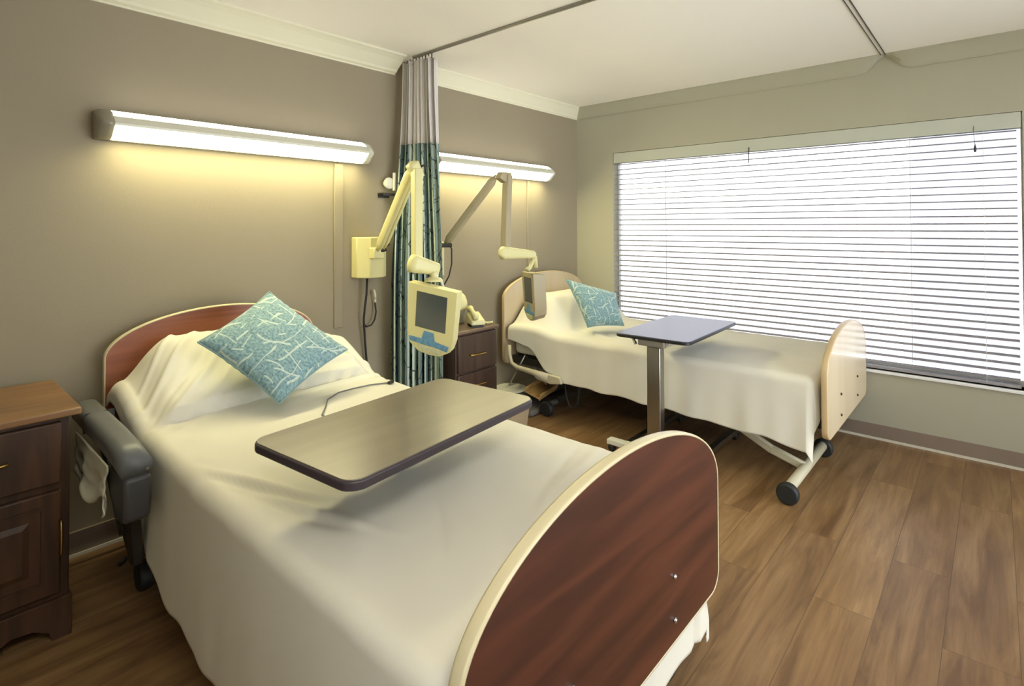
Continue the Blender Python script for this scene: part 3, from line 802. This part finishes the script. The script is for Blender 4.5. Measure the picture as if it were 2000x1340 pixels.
# ------------------------------------------------------------------ overbed tables
def overbed_top(parent, cx, cy, w_, d_, rot, z, mt, me, rad=.045, th=.022):
    R = Matrix.Rotation(rot, 3, 'Z')
    pts = [R @ Vector((p[0], p[1], 0)) for p in rrect(-w_ / 2, -d_ / 2, w_ / 2, d_ / 2, rad)]
    pin = [R @ Vector((p[0], p[1], 0)) for p in rrect(-w_ / 2 + .004, -d_ / 2 + .004, w_ / 2 - .004, d_ / 2 - .004, rad - .004)]
    mb = MB(); mb.prism([(cx + p.x, cy + p.y) for p in pts], 'z', z - th, z - .003)
    ed = mb.build('edge_band', me, parent, bevel=.004)
    mb = MB(); mb.prism([(cx + p.x, cy + p.y) for p in pin], 'z', z - .004, z)
    return mb.build('tabletop', mt, parent, bevel=.0015), ed

ot1 = thing('overbed_table', 'tray table with glossy grey-brown top standing over the near bed', 'table', (1.024, 1.33, .62), group=None)
R1 = .098
tp, ed = overbed_top(ot1, 1.026, 1.325, .75, .43, R1, .78, 'tabtop', 'tabedge', .045, .026)
sb = MB(); RM = Matrix.Rotation(R1, 3, 'Z')
def lp(x, y, z): 
    q = RM @ Vector((x, y, 0)); return (1.026 + q.x, 1.325 + q.y, z)
sb.bar(lp(-.16, .09, .745), lp(.2, .09, .745), .05, .018); sb.bar(lp(.02, .09, .745), lp(.02, .09, .615), .05, .05, (1, 0, 0)); sb.bar(lp(-.13, .09, .616), lp(.17, .09, .616), .06, .012)
sb.build('support_base', 'darkframe', ot1, bevel=.003)

ot2 = thing('overbed_table', 'wheeled table with violet-grey top and steel post beside the far bed', 'table', (2.85, 1.45, 0), group=None)
overbed_top(ot2, 3.09, 1.415, .79, .43, .035, .748, 'tabtop2', 'tabedge2', .04, .02)
e = MB(); e.box((2.83, 1.41, .04), (2.886, 1.49, .665)); e.build('post', 'steel', ot2, bevel=.004)
e = MB(); e.box((2.838, 1.425, .60), (2.878, 1.475, .70)); e.build('inner_post', 'greypaint', ot2, bevel=.003)
e = MB(); e.box((2.80, 1.37, .672), (3.05, 1.53, .72)); e.build('top_bracket', 'greypaint', ot2, bevel=.006)
for pa, pb, ww in (((2.80, 1.57, .725), (2.80, 1.54, .675), .02), ((2.82, 1.345, .725), (2.82, 1.375, .675), .02), ((2.88, 1.30, .715), (2.88, 1.34, .695), .03)):
    e = MB(); e.bar(pa, pb, ww, .01, (1, 0, 0)); e.build('release_lever', 'chrome', ot2, bevel=.002)
e = MB(); e.box((2.835, 1.17, .045), (2.89, 1.76, .075)); e.build('base_crossbar', 'paper', ot2, bevel=.004)
for yy in (1.64, 1.245):
    e = MB(); e.box((2.885, yy - .02, .045), (3.62, yy + .02, .075)); e.build('base_rail', 'steel', ot2, bevel=.004)
for cxx, cyy in ((2.862, 1.735), (2.862, 1.19), (3.59, 1.64), (3.52, 1.245)):
    e = MB(); e.lathe([(.022, -.016), (.029, -.012), (.029, .012), (.022, .016)], (cxx, cyy, .029), 'y', 20); e.box((cxx - .012, cyy - .014, .03), (cxx + .012, cyy + .014, .046)); e.build('caster', 'black', ot2, bevel=.002)

# ------------------------------------------------------------------ nightstands
def pull(parent, a, b, out, m='brass', r=.0035):
    """bail pull from a to b, standing out by vector out"""
    a, b, out = Vector(a), Vector(b), Vector(out); d = b - a
    pts = [a, a + out * .8, a + out + d * .08, a + d * .3 + out * 1.15, a + d * .5 + out * 1.2, a + d * .7 + out * 1.15, b + out - d * .08, b + out * .8, b]
    return MB().tube([tuple(p) for p in pts], [r * 1.5, r * 1.2, r, r, r * 1.15, r, r, r * 1.2, r * 1.5], 10).build('handle', m, parent, smooth=True)

n1 = thing('nightstand', 'dark wood nightstand with brass handles left of the near bed', 'nightstand', (.18, 2.55, 0))
X0, X1, Y0, Y1, ZT = -.10, .405, 2.325, 2.80, .748
e = MB(); e.box((X0 + .005, Y0 + .014, .11), (X1 - .005, Y1, ZT - .024)); e.build('body', 'dark_wood', n1, bevel=.003)
e = MB(); e.prism(rrect(X0 - .012, Y0 - .022, X1 + .02, Y1 + .005, .008, 3), 'z', ZT - .024, ZT); e.build('top', 'top_wood', n1, bevel=.005, seg=3)
dr = MB(); dr.box((X0 + .03, Y0 - .008, .51), (X1 - .03, Y0 + .016, ZT - .04)); dro = dr.build('drawer', 'dark_wood', n1, bevel=.005)
pull(dro, (.09, Y0 - .008, .615), (.24, Y0 - .008, .615), (0, -.022, 0))
dd = MB(); dd.box((X0 + .03, Y0 - .006, .15), (X1 - .03, Y0 + .016, .485)); door = dd.build('door', 'dark_wood', n1, bevel=.005)
# raised panel: a frame groove and a bevelled centre
pnl = MB()
ax0, ax1, az0, az1 = X0 + .085, X1 - .082, .205, .435
ring = []
for inset, yo in ((0, -.006), (.008, -.0005), (.012, -.0005), (.045, -.012)):
    ring.append([pnl.bm.verts.new(p) for p in ((ax0 + inset, Y0 + yo, az0 + inset), (ax1 - inset, Y0 + yo, az0 + inset), (ax1 - inset, Y0 + yo, az1 - inset), (ax0 + inset, Y0 + yo, az1 - inset))])
for i in range(3):
    for k in range(4): pnl.bm.faces.new([ring[i][k], ring[i][(k + 1) % 4], ring[i + 1][(k + 1) % 4], ring[i + 1][k]])
pnl.bm.faces.new(ring[-1])
bk = [pnl.bm.verts.new((v.co.x, Y0 + .003, v.co.z)) for v in ring[0]]
for k in range(4): pnl.bm.faces.new([ring[0][k], ring[0][(k + 1) % 4], bk[(k + 1) % 4], bk[k]])
pnl.bm.faces.new(bk[::-1])
# frame moulding standing proud around the panel
for (a, b, c, d) in ((ax0 - .010, ax1 + .010, az1, az1 + .010), (ax0 - .010, ax1 + .010, az0 - .010, az0), (ax0 - .010, ax0, az0, az1), (ax1, ax1 + .010, az0, az1)):
    pnl.box((a, Y0 - .012, c), (b, Y0 + .002, d))
pnl.build('raised_panel', 'dark_wood', door)
pull(door, (.372, Y0 - .006, .28), (.372, Y0 - .006, .385), (0, -.022, 0), 'brass', .003)
# scalloped base
sc_ = [(X1, .13), (X1, 0), (X1 - .05, 0), (X1 - .06, .03), (X1 - .10, .055), (X1 - .15, .06), (X1 - .19, .04), (X1 - .24, .03)]
sc_ += [(X0 + X1 - x, z) for x, z in sc_[::-1]]
e = MB(); e.prism(sc_, 'y', Y0 - .004, Y0 + .018); e.box((X1 - .018, Y0 + .018, 0), (X1, Y1, .13)); e.box((X0, Y0 + .018, 0), (X0 + .018, Y1, .13)); e.build('base_skirt', 'dark_wood', n1, bevel=.002)

n2 = thing('nightstand', 'brown two-drawer nightstand between the curtain and the far bed', 'nightstand', (2.5, 2.66, 0))
A0, A1, B0, B1, Z2 = 2.31, 2.685, 2.505, 2.838, .692
e = MB(); e.box((A0 + .008, B0 + .016, .06), (A1 - .008, B1, Z2 - .022)); e.build('body', 'dark_wood2', n2, bevel=.003)
e = MB(); e.box((A0, B0 - .006, Z2 - .022), (A1 + .01, B1 + .004, Z2)); e.build('top', 'top_wood2', n2, bevel=.005, seg=3)
for za, zb in ((.43, Z2 - .034), (.09, .415)):
    e = MB(); e.box((A0 + .016, B0 - .002, za), (A1 - .012, B0 + .018, zb)); do = e.build('drawer', 'dark_wood2', n2, bevel=.004)
    zc = (za + zb) / 2 - .012 + (.0 if za > .3 else .10)
    pull(do, (A0 + .115, B0 - .002, zc), (A0 + .245, B0 - .002, zc - .004), (0, -.018, 0), 'brass', .0042)
for px in (A0 + .01, A1 - .04):
    for py in (B0 + .02, B1 - .035): MB().box((px, py, 0), (px + .03, py + .03, .06)).build('foot', 'dark_wood2', n2)

# telephone on the second nightstand
ph = thing('telephone', 'cream desk telephone on the nightstand beside the far bed', 'telephone', (2.58, 2.60, Z2))
a = math.radians(-28); Rz = Matrix.Rotation(a, 4, 'Z')
def ploc(x, y, z): 
    q = Rz @ Vector((x, y, 0)); return (2.56 + q.x, 2.60 + q.y, Z2 + z)
e = MB()
V = [ploc(*q) for q in ((-.050, -.095, .012), (.050, -.095, .012), (.050, .05, .012), (-.050, .05, .012), (-.045, -.090, .045), (.045, -.090, .045), (.045, .045, .085), (-.045, .045, .085))]
vv = [e.bm.verts.new(q) for q in V]
for fcs in ((3, 2, 1, 0), (4, 5, 6, 7), (0, 1, 5, 4), (1, 2, 6, 5), (2, 3, 7, 6), (3, 0, 4, 7)): e.bm.faces.new([vv[i] for i in fcs])
e.build('phone_body', 'phone', ph, bevel=.012, seg=4)
e = MB(); e.box((2.50, 2.52, Z2), (2.58, 2.62, Z2 + .014), Rz.to_3x3()); e.build('phone_foot', 'black', ph)
e = MB(); e.tube([ploc(-.02, -.10, .055), ploc(-.02, -.085, .075), ploc(-.02, -.04, .088), ploc(-.02, .0, .100), ploc(-.02, .03, .104), ploc(-.02, .05, .095)], [.018, .023, .015, .015, .023, .018], 14); e.build('handset', 'phone', ph, smooth=True)
cd = []
for k in range(70):
    t_ = k / 69; x = 2.575 + .09 * t_; y = 2.535 - .0 * t_; z = Z2 + .012 + .02 * math.exp(-t_ * 4)
    cd.append((x + .0 , y + .006 * math.cos(k * 1.4), z + .006 * math.sin(k * 1.4) ))
e = MB(); e.tube(cd, .0028, 6); e.build('coiled_cord', 'phone', ph, smooth=True)

dv = thing('desk_device', 'cream domed device with grey lower half, behind the telephone', 'device', (2.50, 2.74, Z2))
e = MB(); e.lathe([(.055, 0), (.062, .01), (.062, .05), (.068, .095)], (2.53, 2.752, Z2), 'z', 28); e.build('lower_body', 'phoneg', dv, bevel=.002)
e = MB(); e.lathe([(.078, .095), (.082, .11), (.078, .15), (.064, .185), (.038, .21), (.004, .22)], (2.53, 2.752, Z2), 'z', 28); e.build('dome', 'phone', dv, smooth=True)

# ------------------------------------------------------------------ privacy curtain
VD = Vector((.63, .78))
def cur_path(u, t):
    # t: 0 at the hem, 1 at the track; the cloth hangs in tight folds off the track and fans out sideways below
    b0 = Vector((2.022, 2.785)).lerp(Vector((2.135, 2.80)), t); b1 = Vector((2.25, 2.572)).lerp(Vector((2.155, 2.525)), t)
    b = b0.lerp(b1, u)
    dv = VD.lerp(Vector((1, .25)), t)
    ph_ = u * 6.28318 * 8.5
    sn = math.sin(ph_ + .8 * math.sin(u * 9)); sn = math.copysign(abs(sn) ** .7, sn)
    amp = (.040 + .012 * math.sin(u * 21 + 1)) * (.75 + .25 * (1 - t))
    b = b + dv * amp * sn
    b1d = (b1 - b0).normalized()
    b = b + b1d * .007 * math.sin(ph_ * 2 + .7)
    return b.x, b.y
cur = thing('privacy_curtain', 'gathered teal patterned curtain with white mesh top between the two beds', 'curtain', (2.14, 2.66, .3))
def cur_f(z0, z1, k0, k1):
    def f(u, v):
        z = z0 + (z1 - z0) * v
        x, y = cur_path(u, sm(.9, 2.37, z))
        w_ = .006 * noise.noise(Vector((u * 14, z * 1.6, 5)))
        return (x + w_, y + w_, z)
    return f
mb = MB(); mb.grid(cur_f(.30, 1.855, .93, .90), 260, 30); cb = mb.build('curtain_panel', 'curt', cur, smooth=True, solid=.003)
# give the panel a cloth-width uv so that the print keeps its scale
uvd = cb.data.uv_layers[0].data
for l_ in uvd: l_.uv = (l_.uv[0] * 1.9, l_.uv[1] * 1.55)
mb = MB(); mb.grid(cur_f(1.855, 2.372, .88, .82), 260, 12); mb.build('mesh_header', 'curtain_white', cur, smooth=True, solid=.002)
for k in range(9):
    yy = 2.78 - k * .030
    MB().tube([(2.145, yy, 2.365), (2.145, yy, 2.385), (2.147, yy + .002, 2.397)], .0035, 6).build('carrier', 'darkframe', cur)

# ------------------------------------------------------------------ television arms
def limb(mb, a, b, w0, w1, h0, h1, side):
    """tapered rounded arm between a and b"""
    a, b = Vector(a), Vector(b); t_ = (b - a).normalized(); side = Vector(side); side = (side - t_ * side.dot(t_)).normalized(); o_ = t_.cross(side)
    n = 10; rings = []
    L_ = (b - a).length
    sec = rrect(-.5, -.5, .5, .5, .3, 4)
    for i in range(n + 1):
        s_ = i / n; p = a + (b - a) * s_
        endk = math.sqrt(max(.02, 1 - max(0, abs(2 * s_ - 1) - .82) ** 2 / .18 ** 2 * .9))
        rings.append([mb.bm.verts.new(p + side * q[0] * (w0 + (w1 - w0) * s_) * endk + o_ * q[1] * (h0 + (h1 - h0) * s_) * endk) for q in sec])
    m_ = len(sec)
    for i in range(n):
        for k in range(m_): mb.bm.faces.new([rings[i][k], rings[i][(k + 1) % m_], rings[i + 1][(k + 1) % m_], rings[i + 1][k]])
    mb.bm.faces.new(rings[0][::-1]); mb.bm.faces.new(rings[-1])

def tv_unit(parent, c, nrm, tilt, wid, hei, dep, mcase, back=.86, roll=0.0):
    """patient television: face toward nrm, wider at the top, keypad under the screen"""
    n_ = Vector(nrm).normalized(); up_ = Vector((0, 0, 1)); rt_ = up_.cross(n_).normalized()   # rt_: viewer's right
    n_ = (n_ + up_ * math.tan(tilt)).normalized(); up_ = n_.cross(rt_)
    q_ = Matrix.Rotation(roll, 3, n_); rt_ = q_ @ rt_; up_ = q_ @ up_
    c = Vector(c)
    def W(x, y, z): return c + rt_ * x + up_ * y + n_ * z
    def plate(pts, z0, z1, name, m, k=1.0, par=parent, bev=.004, cx=0, cy=0):
        mb = MB()
        a_ = [mb.bm.verts.new(W(x, y, z0)) for x, y in [((p[0] - cx) * k + cx, (p[1] - cy) * k + cy) for p in pts]]; b_ = [mb.bm.verts.new(W(x, y, z1)) for x, y in pts]
        nn = len(pts); mb.bm.faces.new(a_[::-1]); mb.bm.faces.new(b_)
        for i in range(nn): mb.bm.faces.new([a_[i], a_[(i + 1) % nn], b_[(i + 1) % nn], b_[i]])
        return mb.build(name, m, par, bevel=bev, seg=3)
    w_, h_ = wid / 2, hei / 2
    out = [(-w_, h_), (w_, h_), (w_ * .95, -h_ * .45), (w_ * .84, -h_ * .76), (w_ * .45, -h_ * .96), (0, -h_), (-w_ * .45, -h_ * .96), (-w_ * .84, -h_ * .76), (-w_ * .95, -h_ * .45)]
    case = plate(out, -dep, 0, 'television_case', mcase, back)
    plate([(-w_ * .62, h_ * .80), (w_ * .62, h_ * .80), (w_ * .62, -h_ * .24), (-w_ * .62, -h_ * .24)], -.003, .0015, 'screen', 'screen', 1, case, .001)
    plate([(-w_ * .24, -h_ * .31), (w_ * .16, -h_ * .31), (w_ * .22, -h_ * .55), (w_ * .80, -h_ * .60), (w_ * .74, -h_ * .76), (w_ * .2, -h_ * .72), (-w_ * .3, -h_ * .72), (-w_ * .80, -h_ * .70), (-w_ * .86, -h_ * .56), (-w_ * .32, -h_ * .55)], -.002, .003, 'keypad', 'keypad', 1, case, .001)
    plate([(-w_ * .52, -h_ * .74), (w_ * .55, -h_ * .76), (w_ * .38, -h_ * .93), (-w_ * .36, -h_ * .92)], -.002, .003, 'keys', 'keypale', 1, case, .001)
    return case

# near arm
a1 = thing('television_arm', 'cream jointed wall arm carrying the bedside television before the curtain', 'television arm', (1.88, WY, 1.16))
e = MB(); e.prism([(1.79, WY), (1.79, WY - .055), (1.845, WY - .115), (1.935, WY - .115), (1.985, WY - .075), (1.985, WY)], 'z', 1.045, 1.285); e.build('wall_box', 'armp', a1, bevel=.006)
e = MB(); e.prism([(1.845, WY - .155), (1.915, WY - .155), (1.925, WY - .113), (1.835, WY - .113)], 'z', 1.16, 1.225); e.build('arm_socket', 'armp', a1, bevel=.006)
e = MB(); limb(e, (1.868, 2.70, 1.205), (1.838, 2.33, 1.675), .036, .044, .045, .05, (1, .3, 0)); ua = e.build('upper_arm', 'armp', a1, smooth=True)
e = MB(); limb(e, (1.905, 2.69, 1.215), (1.872, 2.34, 1.655), .022, .022, .03, .03, (1, .3, 0)); e.build('parallel_bar', 'armp', ua, smooth=True)
e = MB(); e.tube([(1.88, 2.715, 1.20), (1.925, 2.695, 1.215)], .013, 12); e.tube([(1.915, 2.68, 1.255), (1.925, 2.67, 1.235)], .012, 12); e.build('pivot', 'darkframe', a1, bevel=.002)
e = MB(); limb(e, (1.812, 2.315, 1.69), (1.868, 2.315, 1.60), .07, .055, .06, .06, (1, 0, 0)); e.build('elbow', 'armp', a1, smooth=True)
e = MB(); e.tube([(1.862, 2.29, 1.668), (1.878, 2.288, 1.675), (1.89, 2.29, 1.66), (1.893, 2.292, 1.63)], .006, 8); e.build('elbow_strap', 'black', a1, smooth=True)
e = MB(); e.box((1.808, 2.275, 1.165), (1.862, 2.315, 1.655)); e.build('drop_post', 'armp', a1, bevel=.006)
e = MB(); limb(e, (1.755, 2.265, 1.163), (1.935, 2.235, 1.115), .075, .075, .098, .062, (0, 1, 0)); e.build('lower_arm', 'armp', a1, smooth=True)
e = MB(); e.lathe([(.018, .045), (.020, .03), (.018, .016), (.040, .010), (.048, .0), (.050, -.006)], (1.882, 2.215, 1.066), 'z', 24); e.build('swivel', 'armp', a1, smooth=True)
e = MB(); e.tube([(1.93, 2.24, 1.10), (1.922, 2.235, 1.075), (1.945, 2.225, 1.05), (1.955, 2.22, 1.02)], .007, 10); e.build('hinge_link', 'paper', a1, smooth=True)
tv1 = thing('bedside_television', 'small cream television with blue keypad facing the near bed', 'television', (1.85, 2.19, .70), group=None)
tv_unit(tv1, (1.834, 2.185, .858), (-.95, -.30, 0), -.16, .292, .372, .055, 'armp', .98, math.radians(-9.5))

# far arm
a2 = thing('television_arm', 'beige jointed wall arm reaching over the head of the far bed', 'television arm', (2.40, WY, 1.16))
e = MB(); e.prism([(2.30, WY), (2.30, WY - .06), (2.345, WY - .11), (2.42, WY - .11), (2.45, WY - .06), (2.45, WY)], 'z', 1.02, 1.245); e.build('wall_box', 'armp', a2, bevel=.006)
e = MB(); limb(e, (2.385, 2.70, 1.225), (2.512, 2.35, 1.668), .04, .05, .05, .05, (1, .3, 0)); ua = e.build('upper_arm', 'armg', a2, smooth=True)
e = MB(); e.tube([(2.36, 2.70, 1.225), (2.42, 2.67, 1.225)], .016, 12); e.build('pivot', 'darkframe', a2)
e = MB(); e.prism([(2.475, 1.645), (2.50, 1.685), (2.585, 1.685), (2.585, 1.62), (2.53, 1.62)], 'y', 2.285, 2.335); e.build('elbow', 'armg', a2, bevel=.006)
e = MB(); e.bar((2.559, 2.30, 1.67), (2.535, 2.30, 1.20), .045, .05, (1, 0, 0)); e.build('drop_post', 'armg', a2, bevel=.006)
e = MB(); limb(e, (2.455, 2.28, 1.185), (2.785, 2.26, 1.160), .06, .06, .085, .045, (0, 1, 0)); e.build('lower_arm', 'armp', a2, smooth=True)
e = MB(); e.tube([(2.775, 2.26, 1.155), (2.755, 2.26, 1.12), (2.725, 2.255, 1.082), (2.69, 2.25, 1.068)], [.012, .015, .012, .018], 12); e.tube([(2.78, 2.26, 1.15), (2.79, 2.26, 1.075)], .014, 10); e.build('hinge_link', 'armp', a2, smooth=True)
e = MB(); e.tube([(2.41, 2.70, 1.235), (2.435, 2.685, 1.20), (2.44, 2.69, 1.10), (2.425, 2.70, 1.02), (2.39, 2.72, .95), (2.375, 2.74, .86)], .005, 8); e.build('arm_cable', 'darkframe', a2, smooth=True)
tv2 = thing('bedside_television', 'beige television seen edge-on over the head of the far bed', 'television', (2.72, 2.25, .77), group=None)
tv_unit(tv2, (2.715, 2.262, .893), (-.857, .515, 0), -.06, .225, .31, .085, 'armg', .92)

# cables under the near wall box
cb1 = MB(); cb1.tube([(1.866, 2.80, 1.040), (1.865, 2.805, .95), (1.856, 2.81, .86), (1.852, 2.815, .80), (1.858, 2.82, .76), (1.868, 2.825, .66), (1.882, 2.83, .55), (1.885, 2.83, .40)], .0065, 8)
cb1.tube([(1.940, 2.83, .885), (1.945, 2.825, .83), (1.932, 2.82, .785), (1.905, 2.815, .757), (1.875, 2.82, .75), (1.858, 2.82, .765)], .005, 8)
tag(cb1.build('power_cable', 'black', smooth=True), 'black cable hanging down the wall under the near cream wall box', 'cable')
pg = MB(); pg.tube([(1.928, 2.822, .965), (1.935, 2.822, .935), (1.939, 2.824, .912)], [.006, .0075, .006], 10); pg.tube([(1.940, 2.826, .905), (1.941, 2.828, .888)], .006, 10)
tag(pg.build('cable_plug', 'paper', smooth=True), 'small white plug hanging on the wall beside the black cable', 'plug')

# ------------------------------------------------------------------ things on the floor by the far bed
e = MB(); e.prism([(2.98, 2.46), (3.50, 2.50), (3.58, 2.56), (3.60, 2.68), (3.50, 2.70), (2.95, 2.68)], 'z', 0, .04)
e.prism([(3.05, 2.64), (3.62, 2.60), (3.66, 2.82), (2.86, 2.82), (2.86, 2.70)], 'z', .04, .12)
tag(e.build('floor_mat', 'matgrey', bevel=.015, seg=3), 'folded grey mat on the floor under the head of the far bed', 'mat')
e = MB(); e.lathe([(.10, 0), (.125, .006), (.13, .012), (.12, .014), (.02, .010)], (3.06, 2.735, .126), 'z', 30)
dsk = tag(e.build('white_lid', 'paper', smooth=False, bevel=.002), 'round white lid lying on the grey mat beside the brown nightstand', 'lid')
tb = thing('wooden_tray', 'tan wooden tray leaning on the grey mat by the far bed', 'tray', (3.2, 2.55, .05))
Rt = Matrix.Rotation(math.radians(14), 3, 'Z') @ Matrix.Rotation(math.radians(20), 3, 'X')
e = MB(); e.box((3.06, 2.50, .12), (3.38, 2.62, .13), Rt); e.build('tray_bottom', 'tan', tb, bevel=.002)
e = MB(); e.box((3.06, 2.495, .115), (3.38, 2.505, .165), Rt, (3.22, 2.56, .125)); e.box((3.06, 2.615, .115), (3.38, 2.625, .165), Rt, (3.22, 2.56, .125)); e.build('tray_side', 'tan', tb, bevel=.002)
bn = thing('waste_bin', 'small beige bin behind the near bed, below the tray table corner', 'bin', (2.66, 2.27, 0))
mb = MB()
prof = [(rrect(-.085, -.065, .085, .065, .02), 0), (rrect(-.105, -.085, .105, .085, .025), .20)]
vs = [[mb.bm.verts.new((2.60 + p[0], 2.32 + p[1], z)) for p in pr_] for pr_, z in prof]
vi = [mb.bm.verts.new((2.60 + p[0] * .94, 2.32 + p[1] * .94, .20)) for p in prof[1][0]]
vb = [mb.bm.verts.new((2.60 + p[0] * .9, 2.32 + p[1] * .9, .01)) for p in prof[0][0]]
n = len(vs[0])
for k in range(n):
    k2 = (k + 1) % n
    mb.bm.faces.new([vs[0][k], vs[0][k2], vs[1][k2], vs[1][k]]); mb.bm.faces.new([vs[1][k], vs[1][k2], vi[k2], vi[k]]); mb.bm.faces.new([vi[k], vi[k2], vb[k2], vb[k]])
mb.bm.faces.new(vs[0][::-1]); mb.bm.faces.new(vb)
mb.build('bin_body', 'binm', bn, smooth=False)
mb = MB(); rim = [(2.60 + p[0] * 1.01, 2.32 + p[1] * 1.01, .20) for p in prof[1][0]]; rim.append(rim[0]); mb.tube(rim, .005, 6, cap=False); mb.build('rim', 'binm', bn, smooth=True)
